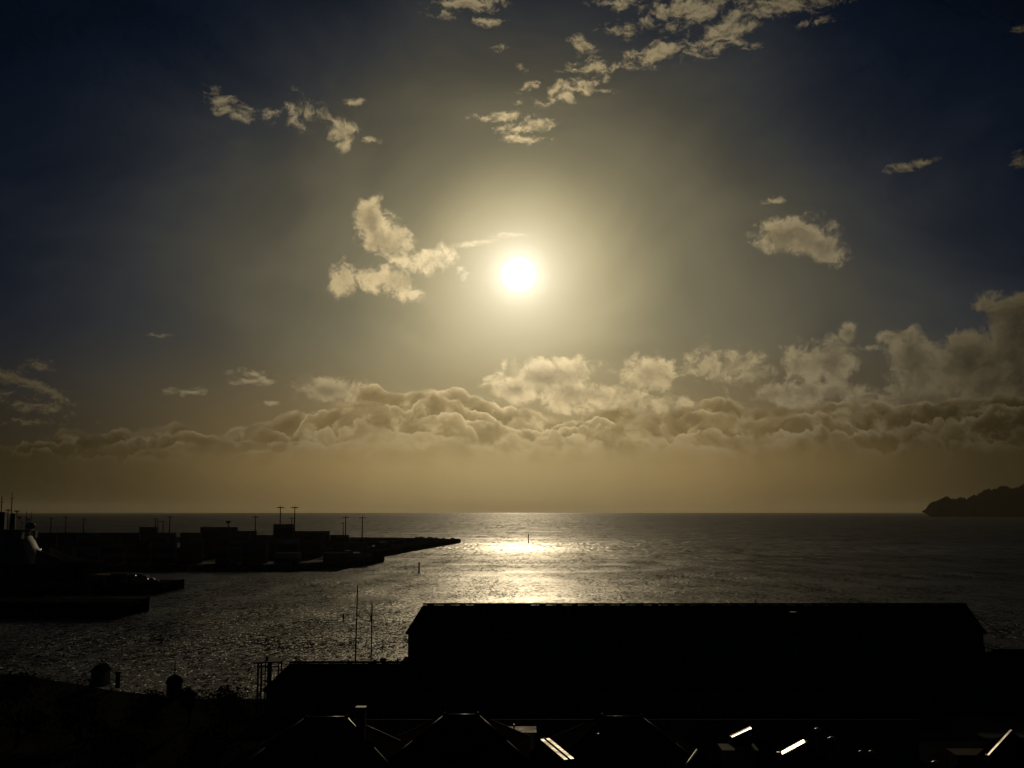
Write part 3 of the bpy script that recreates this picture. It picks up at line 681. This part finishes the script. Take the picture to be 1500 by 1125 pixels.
for px, w, h_ in ((549, 1.0, .35), (565, .8, .9), (586, .18, .7), (553, .5, .5)):
    p = Vector(B2_(mX(px, 157), 157, zy(974, 157)))
    if px == 565: MB().lathe([(.18, p.z + .1), (.18, p.z + .45), (.42, p.z + .5), (.46, p.z + .75), (.25, p.z + .95)], p.x, p.y, 12).build('roof_vent', M['steel'], rf2)
    else: MB().box(p.x - w / 2, p.x + w / 2, p.y - .25, p.y + .25, p.z + .1, p.z + .2 + h_).build('roof_vent', M['steel'], rf2)
S3, rf3, B3_ = big_shed('end_shed', 'low dark shed right of the great warehouse with a glinting gutter', mX(1380, 156), mX(1620, 156), mX(1460, 160), mX(1600, 160), 156, 165, 176, zy(992, 156), zy(956, 165), 6, [(mX(1440, 156), mX(1480, 156), .05, 2.4)])
# sloping pipe conveyor whose top catches the sun between warehouse and end shed
def conveyor():
    a = at(1426.5, 932, 181); c = at(1458, 948, 181 - 12); t_ = thing('loading_conveyor', 'thin pale sloping conveyor boom off the right end of the great warehouse', 'conveyor', (a.x, a.y, 2.5))
    A, C_ = Vector((0, 0, a.z - 2.5)), Vector((c.x - a.x, c.y - a.y, c.z - 2.5)); up = Vector((0, 0, .5)); b = MB()
    b.tube(A, C_, .13, n=8)
    b.build('top_rail', M['zinc_dull'], t_); b = MB().tube(A - up * 1.4, C_ - up * 1.4, .08, n=6)
    for i in range(9):
        p0 = A.lerp(C_, i / 8); p1 = A.lerp(C_, min(1, (i + 1) / 8)); b.tube(p0, p0 - up * 1.4, .05, n=5)
        if i < 8: b.tube(p0 - up * 1.4, p1, .04, n=5)
    b.build('truss', M['steel'], t_)
    for q in (A, C_, A.lerp(C_, .5)): MB().tube((q.x, q.y, 0), q - up * 1.4, .12).build('leg', M['steel'], t_)
conveyor()
def pipe_rack():
    a = at(1376, 951, 170); t_ = thing('stair_frame', 'faint lattice stair frame against the right end of the dark warehouse', 'stair', (a.x, 170, 2.5)); z0 = a.z - 2.5; c = at(1420, 980, 166)
    A = Vector((0, 0, z0)); C_ = Vector((c.x - a.x, c.y - 170, c.z - 2.5)); b = MB()
    b.tube(A, C_, .07, n=6); b.tube(A - Vector((0, 0, 1)), C_ - Vector((0, 0, 1)), .07, n=6); b.build('handrail', M['steel'], t_)
    for i in range(1, 12):
        q = A.lerp(C_, i / 12); MB().box(q.x - .15, q.x + .15, q.y - .5, q.y + .5, q.z - 1.05, q.z - 1.0).build('tread', M['zinc_dull'] if i > 6 else M['steel'], t_)
    for q in (A, C_): MB().tube((q.x, q.y, 0), q, .09).build('leg', M['steel'], t_)
pipe_rack()

# ================================================================== quay furniture
def gantry():
    Y = 150; c = at(394, 970, Y); t_ = thing('steel_lookout_tower', 'dark slender steel tower with flat canopy on the quay corner', 'tower', (c.x, Y, 2.5)); k = Y / F; zt = c.z - 2.5
    for x in (-13.5, 15.5):
        for y in (-.8, 1.2): MB().tube((x * k, y, 0), (x * k, y, zt), .13 if x < 0 else .10, n=8).build('leg', M['steel'], t_)
    b = MB().tube((-4.5 * k, -.2, 0), (-4.5 * k, -.2, zt), .09, n=6).tube((1.5 * k, -.2, 0), (1.5 * k, -.2, zt), .3, n=8)
    for i in range(16): b.tube((-4.5 * k, -.2, .35 * i + .3), (2.5 * k, -.2, .35 * i + .3), .035, n=5)
    b.build('ladder', M['steel'], t_)
    cn = MB().hexa([(-19 * k, -1.3, zt - .05), (20 * k, -1.3, zt + .10), (22 * k, 1.8, zt + .25), (-18 * k, 1.8, zt + .0)], [(-20 * k, -1.4, zt + .15), (20 * k, -1.4, zt + .28), (23 * k, 1.9, zt + .42), (-19 * k, 1.9, zt + .2)]).build('canopy', M['steel'], t_)
    MB().tube((-3 * k, 0, zt + .2), (-3 * k, 0, zt + .75), .2, .12).build('lantern', M['steel'], cn)
    MB().tube((-26 * k, -.8, zt * .12 + .4), (16 * k, -.8, zt * .12 + .5), .09).tube((-14 * k, -.8, zt - .45), (16 * k, -.8, zt - .45), .08).build('brace', M['steel'], t_)
gantry()
def kiosk():
    Y = 161; c = at(256, 989, Y); t_ = thing('domed_kiosk', 'small round domed kiosk with thin spire on the far quay edge', 'kiosk', (c.x, Y, 2.5)); z = c.z - 2.5
    MB().lathe([(1.05, 0), (1.05, z - 1.1), (1.2, z - 1.05), (1.2, z - .95)], n=20).build('wall', M['weatherboard'], t_)
    d = MB().lathe([(1.2, z - .95), (1.12, z - .6), (.85, z - .25), (.45, z - .03), (.12, z + .08)], n=20).build('dome', M['roof_grey'], t_, True)
    MB().tube((0, 0, z), (0, 0, zy(968, Y) - 2.5), .10, .05).build('spire', M['steel'], d)
    MB().box(-.4, .4, -1.1, -1.0, 0, min(1.9, z - 1.2)).build('door', M['steel'], t_)
kiosk()
def bollard_post():
    Y = 170; c = at(173, 984, Y); t_ = thing('mooring_post', 'squat dark post standing alone on the left quay edge', 'post', (c.x, Y, 2.5)); z = c.z - 2.5
    MB().tube((0, 0, 0), (0, 0, z - .3), .35, .3, 10).build('post', M['steel'], t_); MB().lathe([(.3, z - .3), (.5, z - .2), (.5, z), (.2, z + .05)], n=10).build('cap', M['steel'], t_)
bollard_post()
def hut():
    Y = 172; c = at(148, 973, Y); t_ = thing('quay_hut', 'small dark gabled hut on the quay left of the mooring post', 'hut', (c.x, Y, 2.5)); z = c.z - 2.5; w = 1.0
    MB().box(-w, w, -1.2, 1.2, 0, z - .9).build('wall', M['weatherboard'], t_)
    MB().hexa([(-w - .2, -1.4, z - .9), (w + .2, -1.4, z - .9), (w + .2, 1.4, z - .9), (-w - .2, 1.4, z - .9)], [(-.3, -1.4, z), (.3, -1.4, z), (.3, 1.4, z), (-.3, 1.4, z)]).build('roof', M['roof_grey'], t_)
    MB().box(-.4, .4, -1.24, -1.2, .02, 1.9).build('door', M['steel'], t_)
hut()
def ketch():
    Y = 174; m1_ = at(524, 856.5, Y); t_ = thing('moored_ketch', 'two masted sailing yacht moored behind the low shed', 'sailing boat', (m1_.x, Y, 0), R(62))
    st = [(-7.5, 1.0, 1.5), (-5, 1.8, 1.35), (0, 2.1, 1.25), (4, 1.6, 1.45), (7, .5, 1.7), (8.3, .05, 1.9)]; b = MB()
    for x, hb, zd in st: b.v += [(x, 0, -1.0), (x, -hb * .7, -.3), (x, -hb, .5), (x, -hb, zd), (x, hb, zd), (x, hb, .5), (x, hb * .7, -.3)]
    for i in range(len(st) - 1):
        for j in range(7): k = i * 7; b.f.append((k + j, k + 7 + j, k + 7 + (j + 1) % 7, k + (j + 1) % 7))
    b.f += [tuple(range(7)), tuple(range(len(st) * 7 - 1, len(st) * 7 - 8, -1))]; b.build('hull', M['white'], t_)
    MB().box(-3.5, 2, -1.0, 1.0, 1.2, 2.0).build('cabin', M['wood'], t_)
    inv = Matrix.Rotation(-R(62), 3, 'Z')
    def mast(px, pt, pb, r):
        top = at(px, pt, Y); d = inv @ Vector((top.x - m1_.x, 0, 0)); bot = inv @ Vector((at(pb, 972, Y).x - m1_.x, 0, 0))
        s_ = 1 / math.cos(R(62)); X = (top.x - m1_.x) * s_ * .9; Xb = (at(pb, 972, Y).x - m1_.x) * s_ * .9
        mb = MB().tube((Xb, 0, 1.2), (X, 0, top.z), r, r * .5, 8)
        o = mb.build('mast', M['wood'], t_); z = top.z
        for f in (.45, .62, .8): MB().tube((Xb, -1.15, z * f), (Xb, 1.15, z * f), .035, n=5).build('spreader', M['steel'], o)
        for s__ in (-1, 1):
            MB().tube((Xb, 1.9 * s__, 1.3), (Xb, 1.15 * s__, z * .45), .015, n=4).tube((Xb, 1.15 * s__, z * .45), (X, .05 * s__, z * .97), .015, n=4).build('shroud', M['steel'], o)
        return X, z, o
    X, z, o = mast(524, 856.5, 520, .15); mast(543, 884, 541.5, .13)
    for s__ in (-1, 1):                                   # reflectors hung at the spreader ends
        zz = zy(905, Y); MB().lathe([(.03, zz - .6), (.12, zz - .45), (.14, zz + .3), (.03, zz + .55)], -.3 * 0, 2.55 * s__, 8).build('radar_reflector', M['steel'], o)
        MB().tube((0, 0, zz + .4), (0, 2.55 * s__, zz + .4), .03, n=4).build('yard', M['steel'], o)
    MB().tube((-.2, 0, 2.6), (-4.2, 0, 2.8), .1).build('boom', M['wood'], t_)
ketch()

# ================================================================== boundary fence and houses
def fence():
    Y = 122; t_ = thing('boundary_fence', 'long dark iron fence with pale capping between road and houses', 'fence', (0, Y, 2.5)); z = zy(1054, Y) - 2.5; x0, x1 = mX(500, Y), mX(1330, Y)
    b = MB(); n = 130; pts = []
    for i in range(n): pts += [(x0 + (x1 - x0) * (i + .1) / n, .07 if i % 2 else 0), (x0 + (x1 - x0) * (i + .9) / n, .07 if i % 2 else 0)]
    b.prism(pts + [(x1, .14), (x0, .14)], 0, z - .05); b.build('panel', M['wall_iron'], t_)
    MB().box(x0 - .1, x1 + .1, -.03, .18, z - .05, z).build('capping', M['wall_iron'], t_)
    for i in range(20): x = x0 + (x1 - x0) * (i + .5) / 20; MB().box(x - .06, x + .06, .15, .27, 0, z - .06).build('post', M['wood'], t_)
fence()
def cap_line(p, q, r, m_, parent, double=0.0):
    p, q = Vector(p), Vector(q); n = (q - p).cross(Vector((0, 0, 1))).normalized()
    for s_ in ((-1, 1) if double else (0,)):
        o_ = n * double * s_; MB().tube(p + o_, q + o_, r, n=10).build('ridge_cap', m_, parent, True)
def house(label, px, py, Y, rl, hw, dep, rise, roofm, rz=0.0, capm='zinc_dull', cr=.09, chimney=None, hipL=True, hipR=True, group='hip roofed houses in the front row', wallm='weatherboard', extra=None):
    """hip roofed house whose ridge middle is seen at px, py; rl ridge length, hw half width of eaves, dep depth ridge to eave"""
    c = at(px, py, Y); t_ = thing('hip_roof_house', label, 'house', (c.x, c.y, 2.5), rz, group); zr = c.z - 2.5; ze = zr - rise
    wl_, wd = hw - .45, dep - .45
    MB().box(-wl_, wl_, -wd, wd, 0, ze + .05).build('wall', M[wallm], t_)
    b = MB(); E = [(-hw, -dep, ze), (hw, -dep, ze), (hw, dep, ze), (-hw, dep, ze)]; r0, r1 = (-rl / 2, 0, zr), (rl / 2, 0, zr)
    b.face([E[0], E[1], r1, r0]); b.face([E[2], E[3], r0, r1]); b.face([E[3], E[0], r0]); b.face([E[1], E[2], r1]); b.face([(x, y, z - .12) for x, y, z in reversed(E)])
    for i in range(4): a, c_ = E[i], E[(i + 1) % 4]; b.face([(a[0], a[1], a[2] - .12), (c_[0], c_[1], c_[2] - .12), c_, a])
    n = int(hw * 2 / .35)
    for i in range(1, n):                                  # roll ribs on the front slope
        x = -hw + 2 * hw * i / n
        u = 1.0 if abs(x) < rl / 2 else (hw - abs(x)) / (hw - rl / 2)
        b.tube((x, -dep + .02, ze + .01), (x, -dep + dep * u, ze + rise * u + .0), .03, n=4, cap=False)
    rf = b.build('roof', M[roofm], t_)
    m_ = M[capm]
    cap_line((r0[0], 0, zr + .02), (r1[0], 0, zr + .02), cr, M['zinc_dim'], rf)
    for s_, p0, ok in ((-1, r0, hipL), (1, r1, hipR)):
        if ok:
            q1 = Vector((p0[0], 0, zr + .02)); q2 = Vector((s_ * hw, -dep, ze + .02)); cap_line(q1, q1.lerp(q2, .55), cr, m_, rf); cap_line(q1.lerp(q2, .55), q2, cr * .8, M['steel'], rf)  # lower hip turned to steel so the glint line ends partway
        MB().lathe([(.05, zr - .05), (.17, zr + .08), (.14, zr + .2), (.03, zr + .28)], p0[0], 0, 10).build('finial', m_, rf)
        cap_line((p0[0], 0, zr + .02), (s_ * hw, dep, ze + .02), cr, M['steel'], rf)
    MB().box(-hw, hw, -dep - .14, -dep - .002, ze - .14, ze - .01).build('gutter', M['steel'], t_)
    for s_ in (-1, 1):
        for lv in ((1.0, 2.3), (3.6, 4.8)):
            if lv[1] < ze - .3:
                w_ = MB().box(s_ * hw * .5 - .75, s_ * hw * .5 + .75, -wd - .06, -wd - .002, lv[0], lv[1]).build('window', M['white'], t_)
                MB().box(s_ * hw * .5 - .63, s_ * hw * .5 + .63, -wd - .075, -wd - .062, lv[0] + .12, lv[1] - .12).build('pane', M['glass'], w_)
    MB().box(-.45, .45, -wd - .07, -wd - .002, .02, 2.1).build('door', M['c_red'], t_)
    for ch in (chimney or []):
        cpx, cpt, wd_, sy, capl = ch; q = at(cpx, cpt, Y + sy); lx = q.x - c.x; zt = q.z - 2.5
        k_ = MB().box(lx - wd_, lx + wd_, sy - wd_, sy + wd_, ze - .5, zt - .1).build('chimney', M['brick'], t_)
        MB().box(lx - wd_ - .06, lx + wd_ + .06, sy - wd_ - .06, sy + wd_ + .06, zt - .1, zt).build('chimney_cap', M[capl], k_)
    return t_, rf, zr, ze
house('hip roofed house with a tall capped chimney, left end of the front row', 478, 1052, 93, 3.2, 6.2, 5.2, 3.2, 'roof_grey', chimney=[(529, 1035, .34, -2.5, 'zinc')], capm='zinc_dim', cr=.13)
house('hip roofed house with pale hip flashings, left of the twin ridge strips', 676, 1048, 95, 2.7, 5.6, 5.2, 2.7, 'roof_red', capm='zinc_dim', cr=.10)
house('hip roofed house with one thin bright hip line, middle of the front row', 911, 1050, 95, 3.2, 5.8, 5.2, 2.8, 'roof_grey', capm='zinc_dull', cr=.06, hipL=False)
def gable(label, a, c, zr, hw, drop, roofm, r, double, capm, endcap=True, group='gabled houses with glinting ridges', skylight=None, chim=None, over=.4, strips=()):
    """gabled house whose level ridge runs between two photo pixels (both at height zr)"""
    A, C_ = ground_at(*a, zr), ground_at(*c, zr); d = (C_ - A); L = d.length; rz = math.atan2(d.y, d.x); mid = (A + C_) / 2
    t_ = thing('gabled_house', label, 'house', (mid.x, mid.y, 2.5), rz, group); z1 = zr - 2.5 - r; z0 = z1 - drop; h = L / 2
    w = hw - .35
    b = MB(); b.face([(-h + .3, -w, 0), (-h + .3, w, 0), (-h + .3, w, z0), (-h + .3, 0, z1 - .15), (-h + .3, -w, z0)][::-1]); b.face([(h - .3, -w, 0), (h - .3, w, 0), (h - .3, w, z0), (h - .3, 0, z1 - .15), (h - .3, -w, z0)])
    b.face([(-h + .3, -w, 0), (h - .3, -w, 0), (h - .3, -w, z0), (-h + .3, -w, z0)]); b.face([(h - .3, w, 0), (-h + .3, w, 0), (-h + .3, w, z0), (h - .3, w, z0)]); b.build('wall', M['weatherboard'], t_)
    b = MB()
    for s_ in (-1, 1): b.hexa([(-h, s_ * hw, z0 - .1), (h, s_ * hw, z0 - .1), (h, 0, z1 - .1), (-h, 0, z1 - .1)], [(-h, s_ * hw, z0), (h, s_ * hw, z0), (h, 0, z1), (-h, 0, z1)])
    n = int(L / .35)
    for i in range(1, n):
        for s_ in (-1, 1): x = -h + L * i / n; b.tube((x, s_ * hw, z0 + .01), (x, 0, z1 + .01), .03, n=4, cap=False)
    rf = b.build('roof', M[roofm], t_)
    if double: cap_line((-h, 0, z1 + .04), (h, 0, z1 + .04), r, M[capm], rf, double)
    else: cap_line((-h, 0, z1 + .04), (h, 0, z1 + .04), r, M[capm], rf)
    for off, wd_, sm in strips:                            # sheet flashings on low kerbs, tilt shaped to mirror the sun into the camera
        hv = (SUN + (Vector((0, 0, CAMZ)) - mid).normalized()).normalized(); A_ = ground_at(*a, zr + .12); lo_, hi_ = zr - 2.5, zr + 3.0
        fz = lambda z_: (ground_at(*c, z_) - A_).dot(hv)
        for _ in range(40):
            md = (lo_ + hi_) / 2
            if (fz(md) > 0) == (fz(hi_) > 0): hi_ = md
            else: lo_ = md
        Cz = ground_at(*c, (lo_ + hi_) / 2); tt = (Cz - A_).normalized(); sd = tt.cross(hv).normalized(); inv_ = Matrix.Rotation(-rz, 4, 'Z') @ Matrix.Translation((-mid.x, -mid.y, -2.5))
        top_ = [inv_ @ (p_ + sd * (off + k_ * wd_ / 2)) for p_, k_ in ((A_, -1), (Cz, -1), (Cz, 1), (A_, 1))]; dn = Vector((0, 0, -.05))
        fl = MB().hexa([p_ + dn for p_ in top_], top_).build('ridge_flashing', M[sm], rf)
        in_ = [inv_ @ (p_ + sd * (off + k_ * wd_ * .4)) + dn for p_, k_ in ((A_, -1), (Cz, -1), (Cz, 1), (A_, 1))]
        MB().hexa([Vector((p_.x, p_.y, min(p_.z - .1, z1 - .6))) for p_ in in_], in_).build('kerb', M['steel'], rf)
    if endcap:
        MB().tube((-h - .02, -double - r * 1.2, z1 + .08), (-h - .02, double + r * 1.2, z1 + .08), r * .9, n=10).build('finial', M['zinc'], rf, True)
    for s_ in (-1, 1): MB().box(-h, h, min(s_ * hw, s_ * (hw + .12)), max(s_ * hw, s_ * (hw + .12)), z0 - .2, z0 - .08).build('gutter', M['steel'], t_)
    for s_ in (-1, 1):
        w_ = MB().box(-.6, .6, min(s_ * w, s_ * (w + .05)), max(s_ * w, s_ * (w + .05)), 1.0, 2.3).build('window', M['white'], t_)
    return t_, rf, h, z1, z0
gable('narrow gabled house with twin pale ridge strips, between the hip roofs', (798, 1082), (834, 1112), 9.9, 3.6, 2.4, 'roof_grey', .08, .24, 'zinc_dull', strips=((-.24, .26, 'zinc_dim'), (.24, .26, 'zinc_dim')))
gable('gabled house with a short stubby ridge strip, above the twin ridge strips', (866, 1068), (858, 1085), 9.6, 3.2, 2.0, 'roof_red', .15, .17, 'zinc', endcap=False)
gable('gabled house with a bright slanting ridge, nearer the middle', (1072, 1079), (1100, 1066), 10.6, 3.4, 2.0, 'roof_grey', .12, 0, 'zinc', strips=((.05, .42, 'zinc'), (-.5, .1, 'zinc_dull')))
gable('gabled house with the brightest broad double ridge strip', (1145, 1103), (1178, 1085), 10.6, 3.4, 2.0, 'roof_grey', .14, .2, 'zinc', strips=((.26, .42, 'zinc_bright'), (-.26, .36, 'zinc')))
gable('gabled house with one long pale ridge strip, rightmost of all', (1447, 1106), (1481, 1069), 10.2, 3.6, 2.2, 'roof_red', .12, 0, 'zinc_dull', strips=((0, .42, 'zinc_dim'),))
gable('gabled house with a thin ridge line, at the bottom edge near the middle', (998, 1130), (1021, 1098), 10.4, 3.6, 2.2, 'roof_grey', .10, 0, 'zinc_dull')
def leanto(label, xa, xb, py, Y, dep, m_='tan'):
    a = at(xa, py, Y); c = at(xb, py, Y); t_ = thing('lean_to', label, 'lean-to', ((a.x + c.x) / 2, Y, 2.5), group='flat roofed lean-tos among the houses'); w = (c.x - a.x) / 2; z = a.z - 2.5
    MB().box(-w + .2, w - .2, .2, dep - .2, 0, z - .12).build('wall', M['weatherboard'], t_)
    MB().hexa([(-w, 0, z - .12), (w, 0, z - .12), (w, dep, z - .12), (-w, dep, z - .12)], [(-w, 0, z), (w, 0, z), (w, dep, z + .1), (-w, dep, z + .1)]).build('roof', M[m_], t_)
    MB().box(-.4, .4, .13, .197, .02, 2.0).build('door', M['steel'], t_)
leanto('flat tan roofed lean-to behind the right side of the red hip roof', 728, 786, 1073, 104, 2.4)
leanto('small flat tan roofed lean-to between the two left hip roofs', 581, 603, 1087, 100, 1.6)
leanto('flat tan roofed lean-to between the two brightest ridges', 1058, 1112, 1099, 89, 2.0)
leanto('long flat tan roofed lean-to in front of the rightmost ridge', 1400, 1466, 1106, 92, 2.0)
def pot(label, px, py, Y, s_, m_='zinc'):  # cowled poles added to make small glints of unknown source
    p = at(px, py, Y); t_ = thing('glint_pole', label, 'lamp post', (p.x, Y, 2.5), group='cowled poles added for glints among the house roofs'); z = p.z - 2.5
    MB().tube((0, 0, 0), (0, 0, z - .25 * s_), .12 * s_, n=10).build('pole', M['steel'], t_)
    MB().lathe([(.13 * s_, z - .3 * s_), (.26 * s_, z - .2 * s_), (.28 * s_, z - .1 * s_), (.08 * s_, z)], n=12).build('lamp_or_cowl', M[m_], t_, True)
pot('small bright cowl on an added glint pole, first right of the brightest double strip', 1198, 1066, 90, 1.0); pot('larger bright cowl on an added glint pole, second right of the brightest double strip', 1219, 1079, 88, 1.3)
pot('left one of two level cowls on added glint poles right of the bright strips', 1262, 1099, 84, .8); pot('right one of two level cowls on added glint poles right of the bright strips', 1277, 1099, 84, .8)
pot('low cowl on an added glint pole in the dark bottom right corner', 1371, 1114, 84, 1.2); pot('cowl on an added glint pole beside the short stubby ridge strip', 877, 1074, 92, .8); pot('thin added glint pole standing behind the tan lean-to beside the red hip roof', 753, 1061, 100, .6)

# ================================================================== trees
def tree(name, label, cx, cy, z0, H, W_, seed, n=1500, group='trees and bushes at the foot of the hill', low=.2):
    rr = random.Random(seed); t_ = thing(name, label, 'tree' if H > 3.2 else 'bush', (cx, cy, z0), group=group)
    b = MB().tube((0, 0, -.3), (.1, .05, H * .45), .05 * H * .5 + .05, .03 * H * .5, 8); hubs = []
    for i in range(9):
        a = rr.uniform(0, 6.28); u = rr.uniform(.25, .95); h_ = H * (low + (.92 - low) * rr.random() ** .8); r_ = W_ / 2 * .62 * u
        q = (r_ * math.cos(a), r_ * math.sin(a), h_); hubs.append((*q, rr.uniform(.28, .46) * W_ / 2 + .25)); b.tube((.05, .03, H * .25 + rr.random() * H * .15), q, .035 * H * .4, .02, 6)
    b.build('trunk', M['bark'], t_); hubs.append((0, 0, H * .72, .42 * W_))
    c = MB(); k = 0
    while k < n:
        hx, hy, hz, hr = rr.choice(hubs); v_ = Vector((rr.gauss(0, 1), rr.gauss(0, 1), rr.gauss(0, 1))); v_.normalize(); v_ *= hr * rr.random() ** .4
        p = Vector((hx, hy, hz)) + Vector((v_.x, v_.y, v_.z * .8))
        if p.z < H * low * .6 or p.z > H * 1.02: continue
        s_ = rr.uniform(.09, .2) * (H / 5) ** .5; u = Vector((rr.gauss(0, 1), rr.gauss(0, 1), rr.gauss(0, 1))).normalized(); w_ = u.orthogonal().normalized()
        c.face([p - u * s_, p + w_ * s_ * .6, p + u * s_, p - w_ * s_ * .6]); k += 1
    c.build('crown', M['leaf'], t_)
for (px, pt, Y, wpx, sd, nm, lab) in ((333, 1008, 132, 92, 5, 'round_tree', 'broad round tree left of the steel tower, against the glitter'), (278, 1008, 140, 36, 6, 'shrub', 'low shrub between the domed kiosk and the round tree'),
                                      (378, 1056, 128, 40, 8, 'shrub', 'shrub at the foot of the steel tower'), (215, 1012, 135, 70, 9, 'round_tree', 'dark tree under the domed kiosk'), (120, 1000, 132, 110, 10, 'round_tree', 'broad dark tree in front of the quay hut'),
                                      (30, 985, 128, 120, 12, 'round_tree', 'tall dark tree at the left edge'), (300, 1062, 100, 120, 13, 'round_tree', 'dark tree at the bottom, left of the first hip roof'), (150, 1058, 98, 150, 14, 'round_tree', 'spreading dark tree low in the bottom left corner')):
    c = at(px, pt, Y); tree(nm, lab, c.x, c.y, 2.5, c.z - 2.5, wpx / F * Y, sd)

# ================================================================== the air
HAZE_D = 1.3e-5
def haze():
    o = MB().box(-30500, 30500, -500, 45500, -4.6, 300).build('haze', bpy.data.materials.new('sea_haze')); m = o.data.materials[0]; m.use_nodes = True; nt = m.node_tree
    nt.nodes.remove(nt.nodes['Principled BSDF']); v_ = nt.nodes.new('ShaderNodeVolumePrincipled'); v_.inputs['Color'].default_value = (.92, .84, .66, 1)
    v_.inputs['Density'].default_value = HAZE_D; v_.inputs['Anisotropy'].default_value = .6
    nt.links.new(v_.outputs[0], nt.nodes['Material Output'].inputs['Volume']); tag(o, 'thin sea haze over the whole harbour', 'haze', kind='stuff')
haze()
S.cycles.use_adaptive_sampling = True; S.cycles.adaptive_threshold = .02; S.cycles.adaptive_min_samples = 8
